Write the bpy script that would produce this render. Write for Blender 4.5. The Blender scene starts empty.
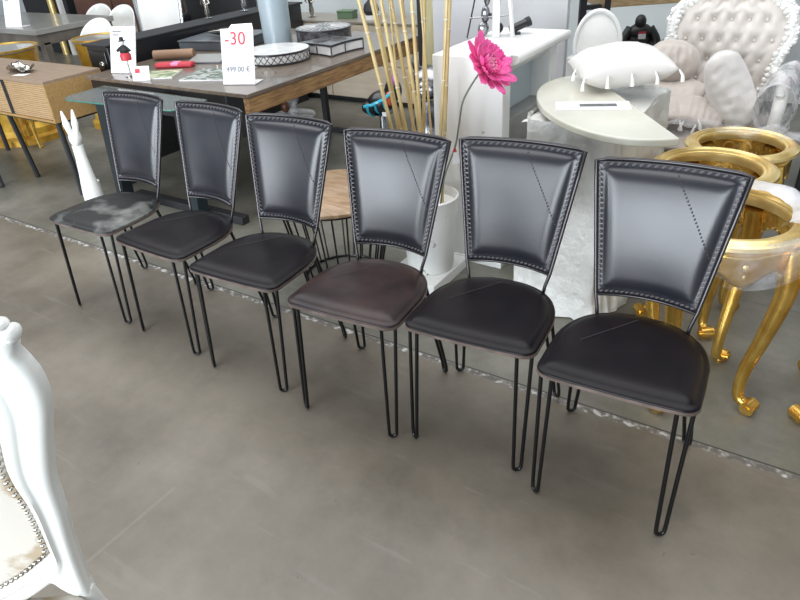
import bpy, math, random
from math import sin, cos, pi, radians as R
from mathutils import Vector, Matrix, noise
random.seed(7)
C = bpy.context.scene.collection

# ------------------------------------------------------------------ materials
def mat(name, col, rough=.5, metal=0., spec=.5, col2=None, scale=6., bump=0., bscale=60., coat=0., stretch=None, mixpos=(.35, .65), sheen=0., var_rough=0.):
    m = bpy.data.materials.new(name); m.use_nodes = True
    nt = m.node_tree; b = nt.nodes['Principled BSDF']
    b.inputs['Base Color'].default_value = (*col, 1); b.inputs['Roughness'].default_value = rough
    b.inputs['Metallic'].default_value = metal; b.inputs['Specular IOR Level'].default_value = spec
    b.inputs['Coat Weight'].default_value = coat; b.inputs['Sheen Weight'].default_value = sheen
    tc = nt.nodes.new('ShaderNodeTexCoord'); mp = nt.nodes.new('ShaderNodeMapping')
    nt.links.new(tc.outputs['Object'], mp.inputs[0])
    if stretch: mp.inputs['Scale'].default_value = stretch
    if col2 is not None or var_rough:
        n = nt.nodes.new('ShaderNodeTexNoise'); n.inputs['Scale'].default_value = scale; n.inputs['Detail'].default_value = 6
        nt.links.new(mp.outputs[0], n.inputs['Vector'])
        r = nt.nodes.new('ShaderNodeValToRGB'); r.color_ramp.elements[0].position = mixpos[0]; r.color_ramp.elements[1].position = mixpos[1]
        r.color_ramp.elements[0].color = (*col, 1); r.color_ramp.elements[1].color = (*(col2 or col), 1)
        nt.links.new(n.outputs['Fac'], r.inputs[0]); nt.links.new(r.outputs[0], b.inputs['Base Color'])
        if var_rough:
            mr = nt.nodes.new('ShaderNodeMapRange'); mr.inputs['To Min'].default_value = rough - var_rough; mr.inputs['To Max'].default_value = rough + var_rough
            nt.links.new(n.outputs['Fac'], mr.inputs['Value']); nt.links.new(mr.outputs[0], b.inputs['Roughness'])
    if bump:
        n2 = nt.nodes.new('ShaderNodeTexNoise'); n2.inputs['Scale'].default_value = bscale; n2.inputs['Detail'].default_value = 4
        nt.links.new(mp.outputs[0], n2.inputs['Vector'])
        bp = nt.nodes.new('ShaderNodeBump'); bp.inputs['Strength'].default_value = bump; bp.inputs['Distance'].default_value = .004
        nt.links.new(n2.outputs['Fac'], bp.inputs['Height']); nt.links.new(bp.outputs[0], b.inputs['Normal'])
    return m

M = {}
M['rod'] = mat('black_steel', (.012, .012, .013), .32, .6, coat=.2)
M['back_rod'] = mat('worn_steel', (.075, .07, .073), .33, .9)
M['rim'] = mat('seat_edge', (.11, .082, .07), .45, .3, col2=(.22, .17, .15), scale=14)
M['leather'] = mat('black_leather', (.0055, .0045, .006), .38, 0, .20, col2=(.010, .007, .009), scale=9, bump=.08, bscale=220, coat=.0, var_rough=.05)
M['leather_back'] = mat('blue_black_leather', (.009, .011, .017), .31, 0, .56, col2=(.022, .022, .028), scale=6, bump=.06, bscale=200, coat=.18, var_rough=.05)
M['leather_back'].node_tree.nodes['Principled BSDF'].inputs['Coat Roughness'].default_value = .36
M['leather_brown'] = mat('worn_brown_leather', (.012, .006, .008), .38, 0, .36, col2=(.05, .026, .023), scale=7, bump=.08, bscale=220, mixpos=(.4, .75))
M['leather_dusty'] = mat('dusty_leather', (.012, .012, .013), .42, 0, .45, col2=(.19, .20, .185), scale=5, bump=.1, bscale=200, mixpos=(.52, .64))
M['lace'] = mat('lacing', (.13, .12, .13), .36, 0, .5)
M['seam'] = mat('seam_thread', (.035, .033, .038), .5)
M['white'] = mat('white_paint', (.84, .84, .82), .38, 0, .5, col2=(.74, .74, .72), scale=3)
M['white_gloss'] = mat('ivory_gloss', (.86, .87, .84), .22, 0, .5, coat=.4)
M['white_carved'] = mat('white_carved', (.83, .82, .79), .45, bump=.7, bscale=28)
M['cream_fabric'] = mat('damask', (.62, .58, .52), .6, col2=(.42, .33, .22), scale=11, mixpos=(.52, .6), sheen=.3)
M['satin'] = mat('satin', (.56, .50, .45), .38, 0, .5, col2=(.46, .40, .36), scale=3, bump=.25, bscale=9, sheen=.4)
M['satin_white'] = mat('white_satin', (.70, .67, .64), .4, 0, .5, bump=.45, bscale=11, sheen=.4)
M['tassel'] = mat('tassel', (.80, .78, .74), .7, bump=.8, bscale=90)
M['taupe'] = mat('taupe_fabric', (.34, .29, .25), .6, col2=(.25, .21, .18), scale=5, bump=.5, bscale=14)
M['tuft'] = mat('tuft_velvet', (.74, .68, .63), .45, col2=(.62, .56, .51), scale=3, sheen=.5)
M['gold'] = mat('gilding', (.90, .60, .16), .27, .92, col2=(.66, .38, .07), scale=12, bump=.35, bscale=35)
M['gold_pale'] = mat('pale_gilding', (.95, .76, .36), .34, .75, col2=(.78, .55, .20), scale=10, bump=.2, bscale=35)
M['gold_drum'] = mat('hammered_gold', (.62, .40, .05), .42, .45, col2=(.42, .22, .03), scale=9, bump=.6, bscale=22)
M['oak'] = mat('light_oak', (.44, .28, .11), .5, col2=(.36, .21, .075), scale=5, stretch=(1, 12, 12), bump=.1)
M['oak_top'] = mat('oak_top', (.33, .24, .17), .42, col2=(.27, .19, .13), scale=5, stretch=(1, 12, 12))
M['slat'] = mat('tambour', (.52, .36, .20), .5, col2=(.44, .29, .15), scale=8, stretch=(1, 10, 10))
M['walnut'] = mat('brown_plank', (.19, .105, .05), .42, col2=(.10, .055, .028), scale=6, stretch=(8, 1, 8), bump=.15, coat=.15)
M['rustic'] = mat('rustic_edge', (.42, .24, .10), .55, col2=(.22, .115, .045), scale=9, stretch=(6, 1, 10), bump=.4, bscale=40)
M['table_top'] = mat('table_top', (.19, .145, .105), .3, col2=(.12, .09, .07), scale=5, stretch=(8, 1, 8), coat=.35)
M['black'] = mat('black_lacquer', (.012, .012, .014), .3, coat=.3)
M['matt_black'] = mat('matt_black', (.015, .015, .017), .6)
M['dark_teal'] = mat('dark_panel', (.018, .028, .034), .3, coat=.4)
M['grey_box'] = mat('slate', (.10, .11, .125), .35, col2=(.07, .075, .085), scale=6, coat=.2)
M['grey_top'] = mat('grey_top', (.30, .30, .28), .3, col2=(.24, .23, .21), scale=4, coat=.3)
M['grey_brown'] = mat('grey_brown', (.15, .125, .105), .5, col2=(.10, .085, .07), scale=6)
M['card'] = mat('card', (.86, .86, .88), .6, 0, .3)
M['red'] = mat('red_print', (.55, .04, .06), .5)
M['grey_print'] = mat('grey_print', (.22, .22, .25), .6)
M['silver'] = mat('silver', (.62, .60, .56), .2, 1., col2=(.30, .28, .25), scale=16)
M['silver_dark'] = mat('antique_silver', (.42, .42, .44), .25, .9, col2=(.06, .06, .07), scale=11, mixpos=(.42, .6))
M['chrome'] = mat('chrome', (.55, .56, .58), .2, 1.)
M['vase'] = mat('blue_grey_glaze', (.36, .43, .47), .3, 0, .5, coat=.5, col2=(.32, .39, .43), scale=3)
M['pearl'] = mat('mother_of_pearl', (.80, .79, .78), .3, col2=(.64, .63, .62), scale=14, coat=.4)
M['dark_inlay'] = mat('dark_inlay', (.03, .028, .032), .3, coat=.3)
M['dark_shell'] = mat('dark_shell', (.10, .095, .10), .3, col2=(.035, .033, .036), scale=22, coat=.4, mixpos=(.45, .55))
M['cream'] = mat('cream_wood', (.60, .52, .41), .45, col2=(.53, .45, .35), scale=3, stretch=(1, 1, 8))
M['cream_top'] = mat('cabinet_top', (.25, .22, .18), .4)
M['bamboo'] = mat('bamboo', (.66, .52, .25), .45, col2=(.50, .36, .14), scale=7, stretch=(3, 3, 1), coat=.2)
M['node'] = mat('bamboo_node', (.62, .56, .42), .6)
M['pine'] = mat('pale_pine', (.56, .50, .29), .55, col2=(.48, .42, .23), scale=5, stretch=(8, 8, 1))
M['marble'] = mat('marble', (.52, .52, .53), .3, col2=(.44, .43, .44), scale=2.5, coat=.2)
M['marble_speck'] = mat('speckled_white', (.70, .70, .68), .4, col2=(.07, .07, .07), scale=26, mixpos=(.66, .72))
M['scuffed'] = mat('scuffed_white', (.84, .84, .82), .4, col2=(.30, .29, .28), scale=17, mixpos=(.70, .80))
M['marble_cream'] = mat('cream_marble', (.66, .65, .55), .22, col2=(.60, .58, .49), scale=5, coat=.4)
M['pale_blue'] = mat('pale_blue_panel', (.62, .72, .76), .4)
M['hearth'] = mat('grey_hearth', (.30, .30, .29), .4, col2=(.24, .24, .23), scale=5)
M['petal'] = mat('pink_petal', (.80, .05, .30), .5, 0, .4, col2=(.88, .14, .42), scale=30, sheen=.2)
M['petal_tip'] = mat('light_pink', (.86, .26, .46), .6, bump=.8, bscale=80)
M['stem'] = mat('flower_stem', (.16, .19, .15), .5)
M['pot'] = mat('dark_pot', (.05, .045, .045), .4)
M['turq'] = mat('turquoise', (.03, .45, .62), .3, coat=.5)
M['orange'] = mat('orange_red', (.65, .10, .04), .4)
M['violet'] = mat('violet', (.35, .10, .38), .4)
M['gorilla'] = mat('black_resin', (.014, .014, .015), .45, bump=.6, bscale=30)
M['brown'] = mat('brown_resin', (.30, .20, .12), .5, col2=(.10, .06, .035), scale=30)
M['redbrown'] = mat('mahogany', (.14, .05, .025), .4, col2=(.08, .03, .015), scale=5)
M['green'] = mat('dull_green', (.10, .16, .09), .5)
M['wall'] = mat('wall_plaster', (.58, .62, .63), .7, col2=(.52, .56, .57), scale=1.4)
M['mag_a'] = mat('magazine_a', (.46, .47, .45), .35, col2=(.10, .14, .10), scale=26, mixpos=(.45, .55))
M['mag_b'] = mat('magazine_b', (.60, .62, .40), .35, col2=(.16, .24, .12), scale=20, mixpos=(.42, .6))
M['tan'] = mat('kraft', (.30, .18, .11), .6)
M['woodtop'] = mat('stool_wood', (.46, .32, .20), .45, col2=(.30, .18, .09), scale=6, stretch=(2, 7, 2), coat=.2)
M['workbench'] = mat('bench_wood', (.42, .31, .17), .5, col2=(.30, .20, .10), scale=8, stretch=(2, 10, 10))

def floor_mat():
    m = bpy.data.materials.new('polished_concrete'); m.use_nodes = True
    nt = m.node_tree; N = nt.nodes; L = nt.links; b = N['Principled BSDF']
    tc = N.new('ShaderNodeTexCoord'); sep = N.new('ShaderNodeSeparateXYZ'); L.new(tc.outputs['Object'], sep.inputs[0])
    def nz(s, d=8, rough=.55):
        n = N.new('ShaderNodeTexNoise'); n.inputs['Scale'].default_value = s; n.inputs['Detail'].default_value = d; n.inputs['Roughness'].default_value = rough
        L.new(tc.outputs['Object'], n.inputs['Vector']); return n
    def math(op, a, bb=None, c=None):
        n = N.new('ShaderNodeMath'); n.operation = op
        for i, v in enumerate((a, bb, c)):
            if v is None: continue
            if isinstance(v, (int, float)): n.inputs[i].default_value = v
            else: L.new(v, n.inputs[i])
        return n.outputs[0]
    def ramp(v, stops):
        r = N.new('ShaderNodeValToRGB'); e = r.color_ramp.elements
        e[0].position, e[0].color = stops[0][0], (*stops[0][1], 1); e[1].position, e[1].color = stops[-1][0], (*stops[-1][1], 1)
        for p, c in stops[1:-1]:
            q = e.new(p); q.color = (*c, 1)
        L.new(v, r.inputs[0]); return r.outputs[0]
    def mix(f, a, bcol, kind='MIX'):
        n = N.new('ShaderNodeMix'); n.data_type = 'RGBA'; n.blend_type = kind
        for i, v in ((0, f), (6, a), (7, bcol)):
            if isinstance(v, (int, float)): n.inputs[i].default_value = v
            elif isinstance(v, tuple): n.inputs[i].default_value = (*v, 1)
            else: L.new(v, n.inputs[i])
        return n.outputs[2]
    big = ramp(nz(1.3, 12, .66).outputs['Fac'], [(.3, (.098, .083, .063)), (.47, (.166, .143, .112)), (.64, (.228, .200, .162))])
    cold = ramp(nz(1.9, 12, .68).outputs['Fac'], [(.3, (.088, .084, .067)), (.47, (.150, .145, .120)), (.64, (.225, .216, .185))])
    far = math('GREATER_THAN', sep.outputs['Y'], 1.80)
    base = mix(far, big, cold)
    spots = ramp(nz(9, 3).outputs['Fac'], [(.68, (0, 0, 0)), (.8, (1, 1, 1))])
    base = mix(math('MULTIPLY', spots, .25), base, (.26, .245, .22))
    dk = ramp(nz(23, 2).outputs['Fac'], [(.74, (0, 0, 0)), (.77, (1, 1, 1))])
    base = mix(math('MULTIPLY', dk, .6), base, (.09, .085, .075))
    st = ramp(nz(4.5, 10, .7).outputs['Fac'], [(.56, (0, 0, 0)), (.66, (1, 1, 1))])
    base = mix(math('MULTIPLY', st, .35), base, (.12, .105, .085))
    mpn = N.new('ShaderNodeMapping'); mpn.inputs['Scale'].default_value = (1.2, 9, 1); mpn.inputs['Rotation'].default_value = (0, 0, .6); L.new(tc.outputs['Object'], mpn.inputs[0])
    sn = N.new('ShaderNodeTexNoise'); sn.inputs['Scale'].default_value = 2.2; sn.inputs['Detail'].default_value = 7; L.new(mpn.outputs[0], sn.inputs['Vector'])
    sc_ = ramp(sn.outputs['Fac'], [(.62, (0, 0, 0)), (.67, (1, 1, 1))])
    base = mix(math('MULTIPLY', sc_, .3), base, (.23, .215, .19))
    wob = math('MULTIPLY', math('SUBTRACT', nz(14, 4).outputs['Fac'], .5), .035)
    dy = math('ABSOLUTE', math('SUBTRACT', math('ADD', sep.outputs['Y'], wob), 1.803))
    mort = math('LESS_THAN', dy, .014)
    mc = ramp(nz(38, 4).outputs['Fac'], [(.44, (.12, .11, .10)), (.54, (.24, .23, .21)), (.62, (.60, .59, .57))])
    base = mix(math('MULTIPLY', mort, .85), base, mc)
    dl = math('LESS_THAN', math('ABSOLUTE', math('SUBTRACT', sep.outputs['Y'], 1.822)), .0035)
    base = mix(dl, base, (.05, .048, .045))
    for k in (-8.5, -5.0, -1.51, 2.0):
        w = math('LESS_THAN', math('ABSOLUTE', math('SUBTRACT', sep.outputs['X'], k)), .006)
        if k == -1.51: w = math('MULTIPLY', w, math('MULTIPLY', math('GREATER_THAN', sep.outputs['Y'], .42), math('LESS_THAN', sep.outputs['Y'], .80)))
        base = mix(math('MULTIPLY', w, .55 if k < -2 else .2), base, (.30, .28, .25) if k > -2 else (.08, .08, .075))
    for k in (2.82, 5.3):
        w = math('LESS_THAN', math('ABSOLUTE', math('SUBTRACT', sep.outputs['Y'], k)), .006)
        base = mix(math('MULTIPLY', w, .55), base, (.08, .08, .075))
    L.new(base, b.inputs['Base Color'])
    rr = N.new('ShaderNodeMapRange'); rr.inputs['To Min'].default_value = .30; rr.inputs['To Max'].default_value = .55
    L.new(nz(2.3, 6).outputs['Fac'], rr.inputs['Value']); L.new(rr.outputs[0], b.inputs['Roughness'])
    bp = N.new('ShaderNodeBump'); bp.inputs['Strength'].default_value = .15; bp.inputs['Distance'].default_value = .004
    L.new(nz(30, 6).outputs['Fac'], bp.inputs['Height']); L.new(bp.outputs[0], b.inputs['Normal'])
    return m
M['satin_white'].node_tree.nodes['Bump'].inputs['Distance'].default_value = .012
M['floor'] = floor_mat()

def plastic_mat(name, lo=.18, hi=.75, scale=9):
    m = bpy.data.materials.new(name); m.use_nodes = True
    nt = m.node_tree; N = nt.nodes; L = nt.links
    b = N['Principled BSDF']; b.inputs['Base Color'].default_value = (.78, .78, .80, 1); b.inputs['Roughness'].default_value = .18
    tc = N.new('ShaderNodeTexCoord'); n = N.new('ShaderNodeTexNoise'); n.inputs['Scale'].default_value = scale; n.inputs['Detail'].default_value = 5
    L.new(tc.outputs['Object'], n.inputs['Vector'])
    mr = N.new('ShaderNodeMapRange'); mr.inputs['From Min'].default_value = .35; mr.inputs['From Max'].default_value = .7
    mr.inputs['To Min'].default_value = lo; mr.inputs['To Max'].default_value = hi
    L.new(n.outputs['Fac'], mr.inputs['Value']); L.new(mr.outputs[0], b.inputs['Alpha'])
    bp = N.new('ShaderNodeBump'); bp.inputs['Strength'].default_value = .8; bp.inputs['Distance'].default_value = .01
    n2 = N.new('ShaderNodeTexNoise'); n2.inputs['Scale'].default_value = scale * 3; n2.inputs['Detail'].default_value = 6
    L.new(tc.outputs['Object'], n2.inputs['Vector']); L.new(n2.outputs['Fac'], bp.inputs['Height']); L.new(bp.outputs[0], b.inputs['Normal'])
    return m
M['film'] = plastic_mat('clear_film', .0, .42)
M['film_thick'] = plastic_mat('milky_film', .45, .95, 5)
M['film_arm'] = plastic_mat('bubble_film', .30, .85, 12)
def glass_mat():
    m = bpy.data.materials.new('green_glass'); m.use_nodes = True
    b = m.node_tree.nodes['Principled BSDF']; b.inputs['Base Color'].default_value = (.16, .18, .175, 1)
    b.inputs['Roughness'].default_value = .05; b.inputs['Alpha'].default_value = .55; b.inputs['Specular IOR Level'].default_value = .9
    return m
M['glass'] = glass_mat()
M['glass_edge'] = mat('glass_edge', (.05, .22, .17), .15)
M['drape'] = mat('white_drape', (.76, .76, .73), .38, 0, .5, col2=(.66, .66, .63), scale=3, bump=1., bscale=9, coat=.3)
M['drape'].node_tree.nodes['Bump'].inputs['Distance'].default_value = .03

# ------------------------------------------------------------------ mesh builder
class MB:
    def __init__(s): s.v = []; s.f = []; s.m = []
    def add(s, vs, fs, mi=0):
        o = len(s.v); s.v += [tuple(x) for x in vs]; s.f += [tuple(i + o for i in f) for f in fs]; s.m += [mi] * len(fs)
        return s
    def box(s, x0, x1, y0, y1, z0, z1, mi=0, T=None):
        vs = [Vector((x, y, z)) for z in (z0, z1) for x, y in ((x0, y0), (x1, y0), (x1, y1), (x0, y1))]
        if T: vs = [T @ v for v in vs]
        return s.add(vs, [(3, 2, 1, 0), (4, 5, 6, 7), (0, 1, 5, 4), (1, 2, 6, 5), (2, 3, 7, 6), (3, 0, 4, 7)], mi)
    def tube(s, path, r, n=8, closed=False, mi=0, cap=True, flat=1.):
        P = [Vector(p) for p in path]; k = len(P); rs = r if isinstance(r, (list, tuple)) else [r] * k
        rings = []; up = None
        for i in range(k):
            if closed: t = P[(i + 1) % k] - P[i - 1]
            else: t = P[min(i + 1, k - 1)] - P[max(i - 1, 0)]
            if t.length < 1e-9: t = Vector((0, 0, 1))
            t.normalize()
            if up is None:
                up = Vector((0, 0, 1)) if abs(t.z) < .9 else Vector((0, 1, 0))
            up = (up - t * up.dot(t))
            if up.length < 1e-6: up = t.orthogonal()
            up.normalize(); sd = t.cross(up)
            rings.append([P[i] + (up * cos(2 * pi * j / n) + sd * (sin(2 * pi * j / n) * flat)) * rs[i] for j in range(n)])
        vs = [v for ring in rings for v in ring]; fs = []
        for i in range(k if closed else k - 1):
            for j in range(n):
                a, b2 = i * n + j, i * n + (j + 1) % n; c2, d = ((i + 1) % k) * n + (j + 1) % n, ((i + 1) % k) * n + j
                fs.append((a, d, c2, b2))
        if not closed and cap: fs += [tuple(range(n)), tuple(reversed(range((k - 1) * n, k * n)))]
        return s.add(vs, fs, mi)
    def lathe(s, prof, n=32, c=(0, 0, 0), mi=0, sx=1., sy=1., closed=False, T=None):
        vs = []; fs = []; k = len(prof)
        for r, z in prof:
            for j in range(n):
                a = 2 * pi * j / n; v = Vector((c[0] + r * cos(a) * sx, c[1] + r * sin(a) * sy, c[2] + z)); vs.append(T @ v if T else v)
        for i in range(k if closed else k - 1):
            for j in range(n):
                i2 = (i + 1) % k
                fs.append((i * n + j, i * n + (j + 1) % n, i2 * n + (j + 1) % n, i2 * n + j))
        if not closed:
            if prof[0][0] > 1e-4: fs.append(tuple(reversed(range(n))))
            if prof[-1][0] > 1e-4: fs.append(tuple(range((k - 1) * n, k * n)))
        return s.add(vs, fs, mi)
    def ball(s, c, r, n=12, mi=0, T=None):
        if not isinstance(r, (tuple, list)): r = (r, r, r)
        vs = []; fs = []; m_ = max(6, n // 2 + 2)
        for i in range(m_ + 1):
            ph = -pi / 2 + pi * i / m_
            for j in range(n):
                a = 2 * pi * j / n; v = Vector((r[0] * cos(ph) * cos(a), r[1] * cos(ph) * sin(a), r[2] * sin(ph)))
                if T: v = T @ v
                vs.append(v + Vector(c))
        for i in range(m_):
            for j in range(n): fs.append((i * n + j, i * n + (j + 1) % n, (i + 1) * n + (j + 1) % n, (i + 1) * n + j))
        return s.add(vs, fs, mi)
    def prism(s, poly, a0, a1, axis='z', mi=0):
        f = {'z': lambda p, a: (p[0], p[1], a), 'y': lambda p, a: (p[0], a, p[1]), 'x': lambda p, a: (a, p[0], p[1])}[axis]
        n = len(poly); vs = [f(p, a0) for p in poly] + [f(p, a1) for p in poly]
        fs = [tuple(reversed(range(n))), tuple(range(n, 2 * n))] + [(i, (i + 1) % n, n + (i + 1) % n, n + i) for i in range(n)]
        return s.add(vs, fs, mi)
    def grid(s, fn, nu, nv, wu=False, wv=False, mi=0):
        vs = []; cu = nu if wu else nu + 1; cv = nv if wv else nv + 1
        for i in range(cu):
            for j in range(cv): vs.append(fn(i / nu, j / nv))
        fs = []
        for i in range(nu):
            for j in range(nv):
                i2 = (i + 1) % cu; j2 = (j + 1) % cv
                fs.append((i * cv + j, i2 * cv + j, i2 * cv + j2, i * cv + j2))
        return s.add(vs, fs, mi)
    def build(s, name, mats, parent=None, loc=(0, 0, 0), rotz=0., ang=38, bevel=0., seg=2, solid=0., sub=0):
        import bmesh
        me = bpy.data.meshes.new(name); me.from_pydata(s.v, [], s.f)
        for m in (mats if isinstance(mats, (list, tuple)) else [mats]): me.materials.append(M[m])
        me.polygons.foreach_set('material_index', s.m); me.polygons.foreach_set('use_smooth', [True] * len(s.f))
        bm = bmesh.new(); bm.from_mesh(me); bmesh.ops.remove_doubles(bm, verts=bm.verts, dist=1e-6)
        if not solid: bmesh.ops.recalc_face_normals(bm, faces=bm.faces)
        bm.to_mesh(me); bm.free()
        me.set_sharp_from_angle(angle=R(ang)); me.update()
        o = bpy.data.objects.new(name, me); C.objects.link(o); o.location = loc; o.rotation_euler = (0, 0, rotz)
        if parent: o.parent = parent
        if solid:
            md = o.modifiers.new('solid', 'SOLIDIFY'); md.thickness = solid
        if bevel:
            md = o.modifiers.new('bevel', 'BEVEL'); md.width = bevel; md.segments = seg; md.limit_method = 'ANGLE'; md.angle_limit = R(30)
            md.harden_normals = False
        if sub:
            md = o.modifiers.new('sub', 'SUBSURF'); md.levels = sub; md.render_levels = sub
        return o

def tag(o, label, cat, group=None):
    o['label'] = label; o['category'] = cat
    if group: o['group'] = group
    return o
def thing(name, label, cat, loc=(0, 0, 0), rotz=0., group=None):
    o = bpy.data.objects.new(name, None); C.objects.link(o); o.location = loc; o.rotation_euler = (0, 0, rotz); o.empty_display_size = .05
    return tag(o, label, cat, group)
def struct(o): o['kind'] = 'structure'; return o
def dup(root, loc, rotz, label):
    r = root.copy(); C.objects.link(r); r.location = loc; r.rotation_euler = (0, 0, rotz); r['label'] = label
    for ch in list(root.children):
        c = ch.copy(); C.objects.link(c); c.parent = r
        for g in ch.children:
            d = g.copy(); C.objects.link(d); d.parent = c
    return r
def arc(cx, cy, r, a0, a1, n): return [(cx + r * cos(R(a0 + (a1 - a0) * i / n)), cy + r * sin(R(a0 + (a1 - a0) * i / n))) for i in range(n + 1)]
def smooth_path(pts, n=6):
    P = [Vector(p) for p in pts]; out = []
    for i in range(len(P) - 1):
        p0 = P[max(i - 1, 0)]; p1 = P[i]; p2 = P[i + 1]; p3 = P[min(i + 2, len(P) - 1)]
        for k in range(n):
            t = k / n
            out.append(.5 * ((2 * p1) + (-p0 + p2) * t + (2 * p0 - 5 * p1 + 4 * p2 - p3) * t * t + (-p0 + 3 * p1 - 3 * p2 + p3) * t ** 3))
    out.append(P[-1]); return out
def lerp_list(vals, n):
    k = len(vals) - 1; out = []
    for i in range(n):
        t = i / (n - 1) * k; a = min(int(t), k - 1); out.append(vals[a] + (vals[a + 1] - vals[a]) * (t - a))
    return out

# ------------------------------------------------------------------ setting
b = MB(); b.box(-16, 6, -6, 6.4, -.1, 0); struct(b.build('floor', 'floor'))
b = MB(); b.box(-16, 6, 6.2, 6.35, 0, 3.4); struct(b.build('wall_back', 'wall'))
b = MB(); b.box(-16, 6, 6.185, 6.2, 0, .09); struct(b.build('baseboard_back', 'white'))

# ------------------------------------------------------------------ leather chairs
def seat_outline(inset=0., n_side=3):
    pts = []
    w = .214; r = .042
    pts += arc(-w + r, -.204 + r, r, 180, 270, 6)
    pts += [(-.10, -.208), (0, -.209), (.10, -.208)]
    pts += arc(w - r, -.204 + r, r, 270, 360, 6)
    pts += [(w, -.12), (w, -.08)]
    for i in range(1, 24):
        t = pi * i / 24; e = 2 / 2.35
        pts.append((w * math.copysign(abs(cos(t)) ** e, cos(t)), -.05 + .242 * abs(sin(t)) ** e))
    pts += [(-w, -.08), (-w, -.12)]
    if inset:
        n = len(pts); out = []
        for i in range(n):
            a = Vector(pts[i - 1]); c = Vector(pts[(i + 1) % n]); t = (c - a).normalized(); nrm = Vector((-t.y, t.x))
            p = Vector(pts[i]) + nrm * inset; out.append((p.x, p.y))
        return out
    return pts
def back_pt(a, bb, off=0.):
    w = .143 + (.2013 - .143) * bb
    y = .168 + .0914 * bb + .030 * (1 - a * a); z = .524 + .386 * bb
    return Vector((a * w, y - off * .97, z + off * .23))
def build_chair(name, label):
    t = thing(name, label, 'chair', group='black leather dining chairs in a row')
    # seat pad
    b = MB(); rings = []
    prof = [(0, .452), (0, .4575), (.006, .461), (.013, .4612), (.019, .4655), (.028, .4715), (.045, .4750), (.070, .4762), (.11, .4757), (.15, .4748)]
    for ins, z in prof:
        ol = seat_outline(ins) if ins < .03 else None
        if ol is None:
            base = seat_outline(.028); k = 1 - (ins - .028) / .2
            ol = [(x * k, -.01 + (y + .01) * k) for x, y in base]
        rings.append([(x, y, z) for x, y in ol])
    n = len(rings[0]); vs = [p for r_ in rings for p in r_] + [(0, -.01, .4745)]
    fs = [(i * n + j, i * n + (j + 1) % n, (i + 1) * n + (j + 1) % n, (i + 1) * n + j) for i in range(len(rings) - 1) for j in range(n)]
    fs += [((len(rings) - 1) * n + j, (len(rings) - 1) * n + (j + 1) % n, len(vs) - 1) for j in range(n)]
    b.add(vs, fs); seat = b.build('seat', 'leather', t, ang=80)
    b = MB(); b.prism(seat_outline(-.0015), .443, .453); b.build('seat_rim', 'rim', seat, ang=30)
    # seam of dotted stitches across seat
    b = MB()
    for i in range(26):
        q = i / 25; x = -.13 + .12 * q; y = -.03 + .16 * q
        b.ball((x, y, .4785), (.0022, .0022, .0014), 6)
    b.build('seam', 'seam', seat)
    # backrest
    b = MB(); NU = 44; NV = 48
    def fr(u, v):
        a = u * 2 - 1; w = .143 + .058 * v
        de = min((1 - abs(a)) * w, v * .396, (1 - v) * .396)
        s1 = max(0, min(1, (de - .0165) / .040)); s1 = s1 ** .8 * (2 - s1 ** .8)
        groove = -.0025 * math.exp(-((de - .0165) / .003) ** 2)
        edge = -.006 * max(0, 1 - de / .004)
        return back_pt(a, v, .008 + .010 * s1 + .019 * (1 - abs(2 * v - 1) ** 2.4) * (1 - a * a) ** .6 * s1 + groove + edge)
    b.grid(fr, NU, NV); b.grid(lambda u, v: back_pt(1 - 2 * u, v, -.008), NU, 8)
    for v0 in (0., 1.):
        b.grid(lambda u, v: back_pt((u * 2 - 1) * (1 if v0 else -1), v0, -.008 + v * (.010)), NU, 1)
    for sgn in (-1, 1):
        b.grid(lambda u, v: back_pt(sgn, u if sgn < 0 else 1 - u, -.008 + v * .010), NV, 1)
    back = b.build('backrest', 'leather_back', t, ang=80)
    b = MB()
    def stitch(a, v, da, dv):
        p0 = back_pt(a - da, v - dv, .0095); p1 = back_pt(a, v, .0125); p2 = back_pt(a + da, v + dv, .0095)
        b.tube([p0, p1, p2], [.0022, .0038, .0022], 6)
    NN = 19
    for i in range(NN):
        a = -.95 + 1.9 * (i + .5) / NN
        stitch(a, .977, .024, .006); stitch(a, .023, .030, .006)
    for i in range(24):
        v = .04 + .92 * (i + .5) / 24
        w = .143 + .058 * v
        for sg in (-1, 1): stitch(sg * (1 - .0095 / w), v, sg * .003 / w, .0125)
    b.build('lacing', 'lace', back)
    b = MB()
    for i in range(24):
        q = i / 23; a = .12 + .74 * q ** 1.08; v = .93 - .52 * q
        p = fr((a + 1) / 2, v); b.ball(p + Vector((0, -.0006, 0)), (.0026, .0016, .0036), 6)
    b.build('seam', 'seam', back)
    # frame
    b = MB(); r = .0058
    left = [(-.131, .150, .446), (-.135, .155, .48)] + [tuple(back_pt(-1.022, q, 0)) for q in (0, .25, .5, .75, 1.0)]
    top = [tuple(back_pt(a, 1.012, 0)) for a in [-1.022 + 2.044 * i / 14 for i in range(15)]]
    b.tube([Vector(p) for p in left] + [Vector(p) for p in top[1:-1]] + [Vector((-p[0], p[1], p[2])) for p in reversed(left)], r, 10)
    b.tube([back_pt(-1.02 + 2.04 * i / 12, -.012, 0) for i in range(13)], r * .85, 8)
    # under-seat ring
    ol = seat_outline(.016); b.tube([(x, y, .4395) for x, y in ol], .0048, 8, closed=True)
    b.build('back_frame', 'back_rod', t, ang=60)
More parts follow.
